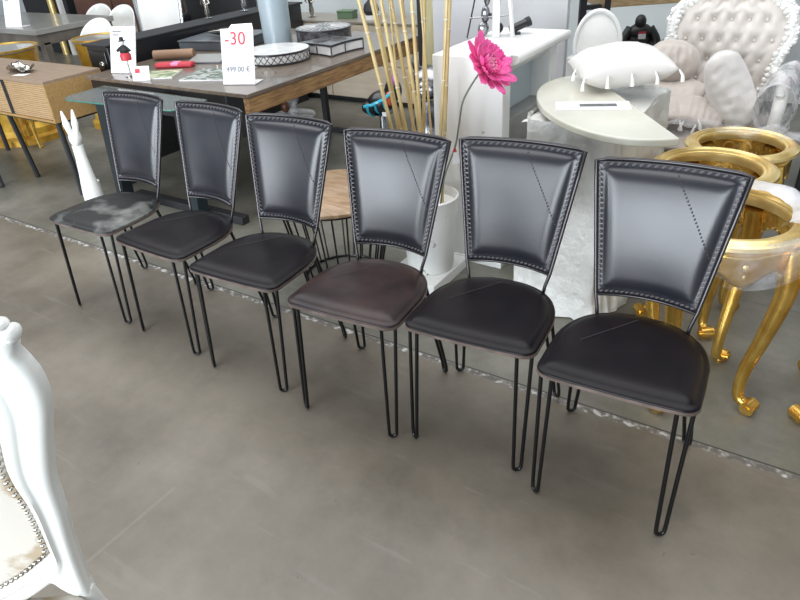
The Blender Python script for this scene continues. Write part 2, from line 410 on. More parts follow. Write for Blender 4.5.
    # hairpin legs
    def hairpin(sx, sy):
        top_c = Vector((sx * .182, -.180 if sy < 0 else .118, .440)); bot = Vector((sx * (.184 if sy < 0 else .192), -.209 if sy < 0 else .197, .0))
        if sy > 0: top_c.x = sx * .152
        d = Vector((.026 * 1, .017 * sx * (1 if sy < 0 else -1), 0)).normalized()
        R0 = .0062; ht = .0225; hb = .0135
        pts = [top_c - d * ht]
        pts.append(Vector((bot.x, bot.y, .03)) * .97 + (top_c - d * 0) * .03 - d * hb)
        for k in range(1, 8):
            a = pi * k / 8
            pts.append(Vector((bot.x, bot.y, R0 + .0145)) - d * hb * cos(a) + Vector((0, 0, -.0145 * sin(a))))
        pts.append(Vector((bot.x, bot.y, .03)) * .97 + top_c * .03 + d * hb); pts.append(top_c + d * ht)
        mb = MB(); mb.tube(pts, R0, 8); return mb
    for sx in (-1, 1):
        for sy in (-1, 1): hairpin(sx, sy).build('leg', 'rod', t, ang=60)
    return t
spots = [(-2.690, 1.579, .023, 'leather_dusty'), (-2.194, 1.570, -.030, 'leather'), (-1.714, 1.549, .049, 'leather'),
         (-1.211, 1.540, .077, 'leather_brown'), (-.778, 1.605, .083, 'leather'), (-.323, 1.580, .063, 'leather')]
labels = ['leftmost black leather hairpin chair, pale dusty patch on its seat, beside the white hare',
          'second black leather hairpin chair from the left end of the row',
          'third black leather hairpin chair from the left, in front of the round wire stool',
          'leather hairpin chair with a worn purplish-brown seat, in front of the bamboo canes',
          'black leather hairpin chair in front of the white fireplace, second from the right end',
          'nearest and rightmost black leather hairpin chair, in front of the gold tables']
ch0 = build_chair('dining_chair', labels[0])
for i, (x, y, rz, sm) in enumerate(spots):
    if i == 0: ch0.location = (x, y, 0); ch0.rotation_euler = (0, 0, rz); t = ch0
    else: t = dup(ch0, (x, y, 0), rz, labels[i])
    for c in t.children:
        if c.name.split('.')[0] == 'seat':
            c.material_slots[0].link = 'OBJECT'; c.material_slots[0].material = M[sm]
            if i == 0: c['label'] = 'black leather seat pad with a pale dusty patch'
            if i == 3: c['label'] = 'worn purplish-brown leather seat pad'

# ------------------------------------------------------------------ ivory armchair in the foreground
t = thing('baroque_chair', 'ivory baroque chair with pale damask back, cut off at the left foreground', 'chair', (-1.1797, .1505, 0), R(35))
outer = [(.263, .40), (.257, .489), (.265, .606), (.277, .70), (.285, .786), (.307, .875), (.331, .957), (.336, 1.006), (.331, 1.043), (.319, 1.072), (.326, 1.095), (.322, 1.112), (.300, 1.118), (.27, 1.125), (.20, 1.17), (.10, 1.215), (.04, 1.24), (0, 1.25)]
inner = [(0, .468), (.072, .495), (.13, .54), (.18, .582), (.203, .605), (.208, .64), (.211, .732), (.214, .817), (.224, .884), (.235, .95), (.225, 1.01), (.17, 1.07), (.08, 1.12), (0, 1.13)]
zf = lambda z: z + .03 - .083 * (z - .5)
op = [Vector((x - .008, 0, zf(z))) for x, z in outer]; ip = [Vector((x + (.016 if z < .80 else .004) * (x > .1), 0, zf(z))) for x, z in inner]
o_s = smooth_path(op, 4); i_s = smooth_path(ip, 4)
def resample(P, n):
    L_ = [0]
    for a, c in zip(P, P[1:]): L_.append(L_[-1] + (c - a).length)
    out = []; j = 0
    for k in range(n):
        d = L_[-1] * k / (n - 1)
        while j < len(P) - 2 and L_[j + 1] < d: j += 1
        q = (d - L_[j]) / max(1e-9, L_[j + 1] - L_[j]); out.append(P[j].lerp(P[j + 1], min(1, q)))
    return out
lean = lambda z: 0. * z
# frame as a half ring mirrored, moulded cross-section between inner and outer
inner_half = resample(i_s, 61)
outer_half = []
op2 = [Vector((0, 0, .455)), Vector((.06, 0, .46)), Vector((.11, 0, .475)), Vector((.165, 0, .515)), Vector((.205, 0, .545)), Vector((.215, 0, .53)), Vector((.222, 0, .49)), Vector((.25, 0, .485))] + [p for p in o_s if p.z > .50]
outer_half = resample(op2, 61)
b = MB()
def frame_fn(sx):
    prof = [(0., -.006), (.04, -.018), (.12, -.024), (.30, -.026), (.38, -.020), (.44, -.018), (.70, -.018), (.90, -.017), (1., -.008), (1., .014), (.5, .022), (.02, .014)]
    def fn(u, v):
        i = min(60, int(round(u * 60))); q, d = prof[int(round(v * len(prof))) % len(prof)]
        p = inner_half[i].lerp(outer_half[i], q)
        return Vector((sx * p.x, d + lean(p.z), p.z))
    return fn
for sx in (-1, 1): b.grid(frame_fn(sx), 60, 12, wv=True)
b.build('back_frame', 'white_gloss', t, ang=70)
for sx in (-1, 1):
    b = MB(); prof = [(.265, .0), (.262, .10), (.25, .25), (.258, .42), (.262, .53)]
    b.tube(smooth_path([(sx * .245, .10, 0), (sx * .238, .06, .15), (sx * .236, .02, .35), (sx * .24, .005, .45), (sx * .238, 0, .50)], 5), lerp_list([.016, .018, .020, .018, .015], 21), 10)
    b.build('leg', 'white_gloss', t)
    b = MB(); b.tube(smooth_path([(sx * .24, -.50, 0), (sx * .27, -.52, .12), (sx * .25, -.48, .30), (sx * .25, -.47, .40)], 5), lerp_list([.018, .015, .026, .03], 16), 10); b.build('leg', 'white_gloss', t)
    b = MB(); b.ball((sx * .318, -.005, 1.088), (.013, .02, .014), 12); b.ball((sx * .303, -.008, 1.104), (.018, .02, .010), 12); b.build('scroll', 'white_gloss', t)
b = MB()
def uph(u, v):
    i = min(60, int(round(v * 60))); p = inner_half[i]; a = u * 2 - 1
    return Vector((a * (p.x + .006), lean(p.z) - .012 - .03 * (1 - a * a) * sin(pi * min(1, max(0, (p.z - .46) / .67))), p.z))
b.grid(uph, 24, 60); b.build('back_cushion', 'cream_fabric', t, solid=.02)
b = MB()
for sx in (-1, 1):
    for p in resample(i_s, 62):
        q = p.lerp(Vector((0, 0, .8)), .02); b.ball((sx * q.x, lean(q.z) - .022, q.z), .0050, 6)
b.build('beading', 'silver', t)
b = MB(); b.box(-.27, .27, -.50, .02, .36, .44); b.build('seat_rail', 'white_gloss', t, bevel=.015)
b = MB(); b.box(-.25, .25, -.48, .0, .44, .50); b.build('seat', 'cream_fabric', t, bevel=.03, seg=4)

# ------------------------------------------------------------------ oak sideboard
t = thing('sideboard', 'light oak sideboard with ribbed sliding doors on thin black metal legs', 'sideboard', (-5.0, 2.48, 0))
b = MB(); b.box(-.85, .79, -.21, .21, .745, .765); b.build('top', 'oak_top', t, bevel=.002)
b = MB(); b.box(-.85, .79, -.21, .21, .50, .515); b.box(.772, .79, -.21, .21, .515, .745); b.box(-.85, -.83, -.21, .21, .515, .745); b.box(-.83, .772, .19, .21, .515, .745); b.box(.26, .305, -.19, .19, .515, .745)
b.build('carcass', 'oak', t, bevel=.0015)
for x0, x1 in ((-.28, .265), (.30, .77)):
    b = MB(); b.box(x0, x1, -.195, -.185, .515, .745)
    k = 17
    for i in range(k):
        z = .519 + (.225) * i / k; b.box(x0 + .004, x1 - .004, -.202, -.194, z, z + .0088)
    b.build('door', 'slat', t, bevel=.0015)
b = MB(); b.box(.262, .302, -.203, -.185, .515, .745); b.build('door_gap', 'matt_black', t)
b = MB(); b.box(-.83, .77, -.19, .19, .485, .50); b.build('base_frame', 'matt_black', t)
for (x0, y0, x1, y1) in ((.76, -.18, .785, -.185), (.10, -.15, .11, -.11), (-.35, -.19, .06, -.36), (-.8, .17, -.8, .17), (.76, .17, .78, .19)):
    b = MB(); b.tube([(x0, y0, .49), (x1, y1, 0)], .018, 8)
    b.build('leg', 'matt_black', t)
t = thing('silver_dish', 'crumpled silver leaf dish on the oak sideboard', 'dish', (-4.69, 2.42, .765))
b = MB(); b.grid(lambda u, v: Vector(((.005 + .10 * u) * cos(2 * pi * v) * 1.15, (.005 + .10 * u) * sin(2 * pi * v) * .7, .004 + .034 * u * u * (1 + .55 * sin(6 * pi * v)) + .006 * sin(22 * pi * v) * u)), 10, 44, wv=True)
b.build('bowl', 'silver', t, solid=.002)
b = MB(); b.box(-.05, .05, -.03, .03, 0, .001); o = b.build('card', 'card', None, loc=(-4.60, 2.36, .765), rotz=.3); o.name = 'paper_slip'; tag(o, 'white paper slip lying on the oak sideboard near the silver dish', 'paper')

# ------------------------------------------------------------------ gold drums
def drum(name, label, x, y, r, h, base=False):
    t = thing(name, label, 'table', (x, y, 0), group='gold drum side tables')
    b = MB(); b.lathe([(r * 1.12, .0), (r * 1.12, .05), (r * .98, .07), (r * .96, .12), (r * .80, .16), (r * .84, h * .5), (r * .93, h - .10), (r * .97, h - .02), (r * .97, h - .012)], 40); b.build('body', 'gold_drum', t)
    b = MB(); b.lathe([(r * .985, h - .014), (r, h - .008), (r, h)], 48); b.lathe([(0, h), (r * .93, h), (r * .93, h + .001)], 48); b.build('tray_top', 'grey_top', t)
    b = MB(); b.lathe([(r * .94, h - .002), (r * 1.005, h - .004), (r * 1.005, h + .010), (r * .95, h + .010)], 48, closed=True); b.build('rim', 'gold_drum', t)
    return t
drum('drum_table', 'round gold drum table with grey top, partly behind the oak sideboard', -6.02, 2.98, .30, .745)
drum('drum_table', 'smaller gold drum table beyond the first, beside the white shell chair', -5.56, 3.62, .22, .745)
t = thing('gilt_stool', 'carved gilt stool foot seen under the oak sideboard', 'stool', (-5.58, 2.62, 0))
b = MB(); b.tube(smooth_path([(0, .2, 0), (-.02, .2, .08), (-.06, .22, .2), (-.05, .22, .3)], 4), lerp_list([.02, .014, .02, .02], 13), 8); b.build('leg', 'gold', t)
b = MB(); b.box(-.20, .0, .14, .26, .28, .33); b.build('seat', 'gold', t, bevel=.01)
for (x, y) in ((-.18, .24), (-.17, .16)):
    b = MB(); b.tube([(x, y, 0), (x, y, .29)], .015, 8); b.build('leg', 'gold', t)

# ------------------------------------------------------------------ far grey table, sign, cabinets behind
t = thing('dining_table', 'long grey-topped dining table at the far left behind the gold drums', 'table', (-7.6, 4.2, 0))
b = MB(); b.box(-1.0, .88, -.48, .42, .70, .75); b.build('table_top', 'grey_top', t, bevel=.004)
b = MB(); b.box(-.95, .86, -.46, .40, .60, .70); b.build('apron', 'grey_brown', t)
for x in (-.9, .78):
    for y in (-.42, .32):
        b = MB(); b.box(x, x + .08, y, y + .08, 0, .62); b.build('leg', 'grey_brown', t, bevel=.004)

def text_obj(s, size, m, parent, loc, rotx=pi / 2, rz=0):
    cu = bpy.data.curves.new('txt', 'FONT'); cu.body = s; cu.size = size; cu.extrude = .0006; cu.align_x = 'CENTER'; cu.space_character = 1.02
    o = bpy.data.objects.new('txt', cu); C.objects.link(o); bpy.context.view_layer.update()
    me = bpy.data.meshes.new_from_object(o.evaluated_get(bpy.context.evaluated_depsgraph_get()))
    bpy.data.objects.remove(o); me.materials.clear(); me.materials.append(M[m])
    k = bpy.data.objects.new('lettering', me); C.objects.link(k); k.parent = parent; k.location = loc; k.rotation_euler = (rotx, 0, rz); return k
def price_sign(label, x, y, z, w, h, rz, kind, lean=R(17)):
    t = thing('price_sign', label, 'sign', (x, y, z), rz); t.rotation_euler = (-lean, 0, rz)
    b = MB(); b.box(-w / 2, w / 2, -.004, .0, 0.001, h)
    if kind == 30: b.prism([(-w / 2 + .05, h), (w / 2, h), (w / 2 - .006, h + .026), (-w / 2 + .07, h + .022)], -.004, 0, 'y')
    b.build('board', 'card', t)
    T = Matrix.Rotation(lean, 4, 'X'); b = MB(); b.box(-w / 2, w / 2, -.002, .11, 0, .003, T=T); b.build('foot', 'card', t)
    if kind == 30:
        text_obj('-30', .098, 'red', t, (-.012, -.006, h - .085)); text_obj('499.00 €', .040, 'grey_print', t, (0, -.006, .070))
    else:
        b = MB()
        rows = [(h - .035, .07), (h - .055, .05)] + ([(.10, .05), (.05, .035)])
        rows = rows[:2]
        for z_, w_ in rows: b.box(-w / 2 + .02, -w / 2 + .02 + w_, -.0055, -.004, z_, z_ + .008)
        b.build('small_print', 'grey_print', t)
    return t
CAMROT = R(35)
price_sign('white price sign standing on the far grey table at the left edge', -7.22, 3.80, .75, .21, .30, R(15), 0)
price_sign('white price sign behind the small red and black figurine on the dark table', -3.93, 2.67, .752, .205, .285, R(12), 0, R(20))
price_sign('white price sign reading -30 and 499.00 € at the near end of the brown table', -2.90, 2.69, .752, .200, .30, R(20), 30)

b = MB(); b.box(-.55, .55, -.2, .2, 0, 1.9); t = thing('display_cabinet', 'tall black cabinet against the back wall at the far left', 'cabinet', (-9.9, 5.95, 0)); b.build('body', 'matt_black', t, bevel=.01)
b = MB(); b.tube([(.25, -.24, 0), (.25, -.24, 1.9)], .05, 10); b.build('post', 'gold_pale', t)
b = MB(); b.box(.4, .47, -.25, -.2, 0, 1.9); b.build('trim', 'white', t)
t = thing('wooden_sideboard', 'reddish-brown sideboard at the back behind the white shell chairs', 'sideboard', (-8.2, 5.9, 0))
b = MB(); b.box(-.85, .85, -.22, .22, .1, 1.0); b.build('body', 'redbrown', t, bevel=.01)
for x in (-.42, .42):
    b = MB(); b.box(x - .40, x + .40, -.235, -.22, .16, .93); b.build('door', 'redbrown', t, bevel=.01)
b = MB(); b.box(-.8, .8, -.18, .18, 0, .1); b.build('plinth', 'matt_black', t)

# white shell chairs
def shell_chair(x, y, rz, label, h=.78, w=.2):
    t = thing('shell_chair', label, 'chair', (x, y, 0), rz, 'white shell chairs behind the tables')
    b = MB()
    def fn(u, v):
        a = (u - .5) * pi * 1.15; rr = w; top = .44 + (h - .44) * max(0., cos(a * .80)) ** .6
        z = .44 + (top - .44) * v
        return Vector((rr * sin(a) * (1 + .06 * v), rr * cos(a) * (1 + .12 * v) * .9, z))
    b.grid(fn, 28, 10); b.build('back_shell', 'white_gloss', t, solid=.015)
    b = MB(); b.lathe([(0, .41), (w * .9, .42), (w, .45), (w * .9, .47), (0, .465)], 28); b.build('seat', 'white_gloss', t)
    for k in range(4):
        a = pi / 4 + k * pi / 2; b = MB(); b.tube([(w * .5 * cos(a), w * .5 * sin(a), .42), (w * .95 * cos(a), w * .95 * sin(a), 0)], .01, 8); b.build('leg', 'chrome', t)
    return t
shell_chair(-6.01, 3.87, .4, 'nearest white shell chair, its rounded back showing beside the gold drum', .835, .155)
shell_chair(-7.47, 4.92, .5, 'white shell chair behind the far grey table, left of the price sign', .80, .15)
shell_chair(-6.93, 4.83, .4, 'white shell chair just left of the white sling chair', .81, .15)
t = thing('sling_chair', 'white sling armchair with chrome tube frame behind the black cabinet', 'chair', (-6.22, 4.70, 0), R(25)); t.scale = (1.05, 1.05, 1.02)
for sx in (-1, 1):
    b = MB(); b.tube(smooth_path([(sx * .22, -.3, .0), (sx * .22, -.28, .44), (sx * .22, -.1, .42), (sx * .22, .16, .45), (sx * .25, .24, .95), (sx * .26, .26, 1.1)], 5), .018, 8); b.tube([(sx * .22, .16, .44), (sx * .22, .30, 0)], .016, 8); b.build('side_frame', 'chrome', t)
b = MB(); b.grid(lambda u, v: Vector(((u - .5) * .44, .18 + .07 * v + .05 * sin(pi * u), .46 + .52 * v - .10 * sin(pi * u) * v)), 14, 12); b.build('back_sling', 'white', t, solid=.01)
b = MB(); b.box(-.21, .21, -.27, .17, .42, .45); b.build('seat', 'white', t, bevel=.01)
t = thing('black_armchair', 'black padded armchair at the back, behind the sling chair', 'armchair', (-6.35, 5.60, 0), R(15))
b = MB(); b.box(-.45, .45, .2, .42, .2, 1.15); b.build('backrest', 'matt_black', t, bevel=.08, seg=4)
b = MB(); b.box(-.45, .45, -.35, .25, .12, .45); b.build('seat', 'matt_black', t, bevel=.06, seg=4)
for sx in (-1, 1):
    b = MB(); b.box(sx * .45 - .07, sx * .45 + .07, -.35, .3, .0, .62); b.build('armrest', 'matt_black', t, bevel=.05, seg=4)

# ------------------------------------------------------------------ long black cabinet with figurines
t = thing('low_cabinet', 'long low black lacquered cabinet running behind the brown table', 'cabinet', (-4.43, 4.03, 0))
b = MB(); b.box(-.12, .12, -1.18, .88, .10, .86); b.build('body', 'black', t, bevel=.004)
b = MB(); b.box(-.14, .13, -1.20, .90, .86, .875); b.build('top', 'matt_black', t, bevel=.003)
b = MB(); b.box(-.09, .09, -1.15, .85, 0, .10); b.build('plinth', 'matt_black', t)
b = MB(); b.box(-.09, .09, -1.192, -1.18, .60, .83); b.build('end_panel', 'black', t, bevel=.004)
b = MB(); b.ball((.04, -1.20, .74), (.028, .015, .028), 12); b.build('knob', 'silver', t)
def figurine(name, label, cat, x, y, z, s, m, rz=0, arms=True):
    t = thing(name, label, cat, (x, y, z), rz)
    b = MB(); b.lathe([(0, 0), (.032 * s, 0), (.034 * s, .008 * s), (.02 * s, .012 * s), (0, .012 * s)], 14); b.build('base', m, t)
    b = MB(); b.lathe([(.012 * s, .01 * s), (.022 * s, .05 * s), (.016 * s, .10 * s), (.026 * s, .15 * s), (.022 * s, .18 * s), (.009 * s, .195 * s), (.009 * s, .20 * s), (.016 * s, .215 * s), (.018 * s, .232 * s), (.010 * s, .248 * s), (0, .252 * s)], 12)
    for sx in (-1, 1): b.tube([(sx * .022 * s, 0, .17 * s), (sx * .045 * s, -.01 * s, .13 * s), (sx * .02 * s, -.035 * s, .12 * s)], [.008 * s, .007 * s, .005 * s], 6)
    b.build('body', m, t); return t
figurine('figurine', 'silver and white figurine on the black cabinet behind the brown table', 'figurine', -4.48, 3.95, .875, .9, 'silver', .3)
figurine('figurine', 'small chrome figurine on the black cabinet, nearer the blue-grey vase', 'figurine', -4.46, 4.35, .875, 1.0, 'chrome', .9)

# ------------------------------------------------------------------ brown table and what stands on it
t = thing('dining_table', 'brown wooden dining table with thick rough edge, carrying boxes and price signs', 'table', (-3.40, 3.45, 0))
b = MB(); b.box(-.75, .715, -.92, .92, .728, .75); b.build('table_top', 'table_top', t, bevel=.003)
b = MB(); b.box(.67, .71, -.915, .91, .635, .728); b.build('live_edge', 'rustic', t, bevel=.006); t.children[-1]['label'] = 'rough honey-brown edge board'
b = MB(); b.box(-.73, .67, -.90, -.87, .60, .728); b.box(-.73, .67, .87, .90, .66, .728); b.box(-.73, -.70, -.87, .87, .66, .728); b.build('apron', 'black', t)
for (x, y) in ((.60, -.85), (-.70, -.85), (-.14, .70), (-.70, .30)):
    b = MB(); b.box(x, x + .05, y - .02, y + .02, 0.0, .728 if x > .5 else .73); b.build('leg', 'matt_black', t, bevel=.003)
b = MB(); b.box(-.12, .35, .69, .72, 0, .03); b.build('foot_bar', 'matt_black', t)
t = thing('flat_case', 'flat slate-grey case lying on the brown table below the black cabinet', 'case', (-3.98, 3.62, .75), R(12))
b = MB(); b.box(-.25, .27, -.22, .24, 0, .06); b.build('body', 'grey_box', t, bevel=.006)
b = MB(); b.box(-.255, .275, -.225, .245, .06, .072); b.build('lid', 'grey_box', t, bevel=.004)
t = thing('leaf_bowl', 'pointed silver leaf bowl resting on the slate-grey case', 'bowl', (-3.93, 3.62, .822), R(20))
b = MB()
def leaf(u, v):
    x = (u - .5) * .34; w = .075 * sin(pi * u) ** .8; y = (v - .5) * 2 * w
    return Vector((x, y, .004 + .045 * (abs(v - .5) * 2) ** 2 * sin(pi * u) + .10 * abs(u - .5) ** 2))
b.grid(leaf, 24, 10); b.build('bowl', 'silver', t, solid=.003)
t = thing('cylinder_vase', 'tall blue-grey cylindrical vase on the brown table', 'vase', (-3.58, 3.78, .75))
b = MB(); b.lathe([(.098, 0), (.106, .01), (.108, .30), (.108, .55), (.100, .55), (.098, .02), (0, .02)], 40); b.build('body', 'vase', t)
b = MB(); b.lathe([(.1085, .548), (.112, .553), (.108, .558), (.100, .555)], 40, closed=True); b.build('rim', 'vase', t)
def round_box(label, x, y, r, h, side, topm, diamonds):
    t = thing('inlaid_box', label, 'box', (x, y, .75), group='inlaid boxes on the brown table')
    b = MB(); b.lathe([(r * .97, 0), (r * .98, .004), (r * .98, h - .012)], 48); b.build('side', side, t)
    b = MB(); b.lathe([(r * .99, 0), (r, .004), (r, .012), (r * .985, .014)], 48); b.lathe([(r * .985, h - .014), (r, h - .012), (r, h - .002), (r * .985, h)], 48); b.build('bands', 'dark_inlay', t)
    b = MB(); b.lathe([(r * .985, h - .003), (r * .98, h), (r * .6, h + .004), (0, h + .006)], 48); b.build('lid', topm, t)
    b = MB()
    if diamonds:
        n = 30
        for k in range(n):
            for s_ in (-1, 1):
                pts = []
                for q in range(4):
                    a = 2 * pi * (k + s_ * q / 3 * .9) / n; pts.append((r * .985 * cos(a), r * .985 * sin(a), .012 + (h - .026) * q / 3))
                b.tube(pts, .0022, 4)
    else:
        for k in range(18):
            a = 2 * pi * k / 18; b.tube([(r * .3 * cos(a), r * .3 * sin(a), h + .005), (r * .9 * cos(a), r * .9 * sin(a), h + .002)], .002, 4)
    b.build('inlay_lines', 'dark_inlay' if diamonds else 'pearl', t); return t
round_box('round pearl box with a dark diamond lattice around its side, beside the price sign', -3.16, 3.31, .215, .072, 'pearl', 'pearl', True)
round_box('round dark shell box behind the star-shaped box', -3.26, 3.93, .205, .105, 'dark_shell', 'dark_shell', False)
t = thing('inlaid_box', 'star-shaped pearl box with dark bands and concave sides', 'box', (-2.98, 3.65, .75), R(-63), 'inlaid boxes on the brown table')
def star(k):
    pts = []; r = .225 * k
    for q in range(4):
        a0 = pi / 2 * q + R(12); a1 = a0 + pi / 2
        p0 = Vector((r * cos(a0), r * sin(a0))); p1 = Vector((r * cos(a1), r * sin(a1))); mid = (p0 + p1) / 2 * .72
        for i in range(8):
            s_ = i / 8; pt = p0 * (1 - s_) ** 2 + mid * 2 * s_ * (1 - s_) + p1 * s_ * s_; pts.append((pt.x, pt.y))
    return pts
b = MB(); b.prism(star(.97), .004, .066); b.build('side', 'pearl', t)
b = MB(); b.prism(star(1.0), 0, .010); b.prism(star(1.0), .060, .070)
for i, p in enumerate(star(1.0)):
    if i % 4 == 0: b.tube([(p[0] * .985, p[1] * .985, .004), (p[0] * .985, p[1] * .985, .066)], .005, 6)
b.build('bands', 'dark_inlay', t)
b = MB(); b.prism(star(.985), .069, .074); b.build('lid', 'dark_shell', t)
b = MB()
for k in range(20):
    a = 2 * pi * k / 20; b.tube([(.0 * cos(a), .0 * sin(a), .0745), (.12 * cos(a), .12 * sin(a), .0745)], .002, 4)
b.build('inlay_lines', 'dark_inlay', t)
def magazine(label, x, y, z, w, h, rz, m, th=.008):
    t = thing('magazine', label, 'magazine', (x, y, z), rz)
    b = MB(); b.box(-w / 2, w / 2, -h / 2, h / 2, 0, th - .001); b.build('pages', 'card', t)
    b = MB(); b.box(-w / 2 - .001, w / 2 + .001, -h / 2 - .001, h / 2 + .001, th - .001, th); b.build('cover', m, t); return t
magazine('open glossy catalogue with grey and green pictures on the brown table', -3.27, 2.83, .75, .30, .30, .35, 'mag_a')
magazine('greenish magazine at the table edge, left of the open catalogue', -3.62, 2.72, .75, .21, .22, .55, 'mag_b')
magazine('small folded leaflet behind the open catalogue, beside the -30 sign', -3.25, 3.12, .75, .20, .14, .1, 'mag_b', .004)
t = thing('tablet', 'thin dark tablet propped at an angle on the brown table', 'tablet', (-3.62, 3.08, .751), R(20))
b = MB(); T = Matrix.Rotation(R(8), 4, 'X'); b.box(-.13, .13, -.02, .16, 0, .009, T=T); b.build('body', 'grey_box', t, bevel=.002)
b = MB(); b.box(-.12, .12, -.01, .15, .009, .0105, T=T); b.build('screen', 'grey_top', t)
t = thing('paper_roll', 'rolled brown paper on the table beside the black cabinet', 'roll', (-3.95, 3.08, .785), R(18))
b = MB(); b.tube([(-.13, 0, 0), (.15, .06, 0)], .032, 16); b.build('roll', 'tan', t)
t = thing('folded_scarf', 'red and pink packet lying in front of the brown paper roll', 'packet', (-3.72, 2.93, .751), R(25))
b = MB(); b.box(-.14, .12, -.035, .035, 0, .03); b.build('wrapping', 'red', t, bevel=.01, seg=3)
b = MB(); b.box(-.03, .03, -.036, .036, .008, .0315); b.build('band', 'petal_tip', t, bevel=.008)
t = thing('doll', 'small figurine in black, red and white standing in front of the price sign', 'figurine', (-3.80, 2.625, .75), R(30))
b = MB(); b.lathe([(.03, 0), (.03, .006), (.006, .010), (.005, .10)], 12); b.build('stand', 'silver', t)
b = MB(); b.lathe([(.032, .10), (.034, .13), (.026, .145)], 14); b.build('skirt', 'red', t)
b = MB(); b.lathe([(.026, .145), (.03, .16), (.018, .185), (.008, .19)], 14)
for sx in (-1, 1): b.tube([(sx * .02, 0, .175), (sx * .042, -.01, .155)], .008, 6)
b.build('jacket', 'matt_black', t)
b = MB(); b.ball((0, 0, .205), .017, 12); b.build('head', 'white', t)
b = MB(); b.lathe([(.024, .213), (.022, .216), (.013, .218), (.012, .235), (0, .238)], 12); b.build('hat', 'matt_black', t)
t = thing('card', 'small white folded card with a red print at the left end of the brown table', 'card', (-3.62, 2.56, .751), R(28))
b = MB(); T = Matrix.Rotation(R(-50), 4, 'X'); b.box(-.05, .06, -.0, .003, 0, .085, T=Matrix.Rotation(R(-20), 4, 'X')); b.build('front', 'card', t)
b = MB(); b.box(-.03, .0, -.002, -.0, .045, .07, T=Matrix.Rotation(R(-20), 4, 'X')); b.build('print', 'red', t)
b = MB(); b.box(-.05, .06, .0, .05, 0, .003); b.build('base', 'card', t)

# ------------------------------------------------------------------ glass console table and the hare
t = thing('console_table', 'glass-topped console table with black legs behind the leftmost leather chairs', 'table', (-3.39, 2.32, 0))
b = MB(); b.prism([(-.48, -.12), (-.40, -.17), (.44, -.10), (.50, .0), (.46, .14), (-.50, .16)], .712, .722); b.build('glass_top', 'glass', t, bevel=.002)
b = MB(); b.tube([(-.48, -.12, .717), (-.40, -.17, .717), (.44, -.10, .717), (.50, 0, .717)], .004, 6); b.build('glass_rim', 'glass_edge', t)
for x, y in ((-.30, .0), (.34, .05)):
    b = MB(); b.prism([(x - .07, .0), (x + .0, .0), (x + .09, .70), (x - .0, .70)], y - .06, y + .02, 'y'); b.build('leg', 'dark_teal', t, bevel=.004)
b = MB(); b.box(-.40, .60, .09, .15, 0, .05); b.build('floor_bar', 'matt_black', t, bevel=.004)
b = MB(); b.box(-.34, .42, -.05, .01, .67, .70); b.build('cross_rail', 'matt_black', t)

t = thing('hare_statue', 'tall slender white hare statue with upright ears standing left of the first chair', 'statue', (-3.53, 1.98, 0), R(-35))
b = MB()
path = smooth_path([(0, 0, 0), (0, 0, .12), (.005, 0, .26), (.0, 0, .36), (-.012, 0, .46), (-.018, 0, .53)], 5)
b.tube(path, lerp_list([.058, .060, .052, .040, .031, .031], len(path)), 16, flat=.8)
b.ball((-.038, 0, .565), (.060, .036, .044), 16, T=Matrix.Rotation(R(28), 3, 'Y')); b.ball((-.082, 0, .540), (.030, .022, .022), 12)
b.build('body', 'white_gloss', t, ang=80)
for sy in (-1, 1):
    b = MB(); p_ = smooth_path([(-.012, sy * .014, .585), (-.020, sy * .022, .65), (-.040, sy * .028, .72)], 5); b.tube(p_, lerp_list([.012, .018, .004], len(p_)), 10, flat=.55); b.build('ear', 'white_gloss', t)
b = MB(); [b.ball((-.055, sy * .031, .572), .005, 8) for sy in (-1, 1)]; b.build('eyes', 'matt_black', t)
for sx in (-1, 1):
    b = MB(); b.tube([(-.045, sx * .035, .30), (-.075, sx * .035, .14), (-.07, sx * .035, .0)], [.018, .014, .018], 10); b.build('front_leg', 'white_gloss', t)

# ------------------------------------------------------------------ wire stool with wooden top
t = thing('wire_stool', 'round wooden-topped stool on a cage of black rods between two leather chairs', 'stool', (-1.88, 2.21, 0)); t.scale = (.96, .96, 1)
b = MB(); b.lathe([(0, .428), (.292, .428), (.30, .435), (.30, .446), (.292, .452), (0, .452)], 48); b.build('top', 'woodtop', t)
b = MB(); ring = [(.285 * cos(a), .285 * sin(a), .424) for a in [2 * pi * i / 48 for i in range(48)]]; b.tube(ring, .006, 8, closed=True); b.build('top_ring', 'rod', t); b = MB()
b.tube([(.20 * cos(2 * pi * i / 48), .20 * sin(2 * pi * i / 48), .007) for i in range(48)], .006, 8, closed=True); b.build('base_ring', 'rod', t)
for k in range(26):
    a = 2 * pi * k / 26; b = MB(); b.tube([(.285 * cos(a), .285 * sin(a), .424), (.20 * cos(a), .20 * sin(a), .008)], .0045, 6); b.build('rod', 'rod', t)

# ------------------------------------------------------------------ cream cabinet row and figurines
t = thing('cream_cabinet', 'long cream cabinet with plain doors beyond the brown table', 'cabinet', (-3.75, 5.15, 0))
b = MB(); b.box(-1.05, 1.15, -.2, .2, .05, .70); b.build('body', 'cream', t, bevel=.003)
b = MB(); b.box(-1.07, 1.17, -.22, .21, .70, .72); b.build('top', 'cream_top', t, bevel=.003)
b = MB(); b.box(-1.0, 1.1, -.15, .18, 0, .05); b.build('plinth', 'matt_black', t)
for k in range(3):
    x = -1.04 + k * .732
    b = MB(); b.box(x, x + .722, -.215, -.2, .36, .695); b.build('door', 'cream', t, bevel=.003)
    b = MB(); b.box(x, x + .722, -.215, -.2, .06, .35); b.build('drawer', 'cream', t, bevel=.003)
figurine('figurine', 'white and silver figurine at the left on the cream cabinet', 'figurine', -4.35, 5.1, .72, 1.1, 'silver', .2)
t = thing('jewelry_box', 'dull green box on the cream cabinet', 'box', (-3.93, 5.1, .72), .1)
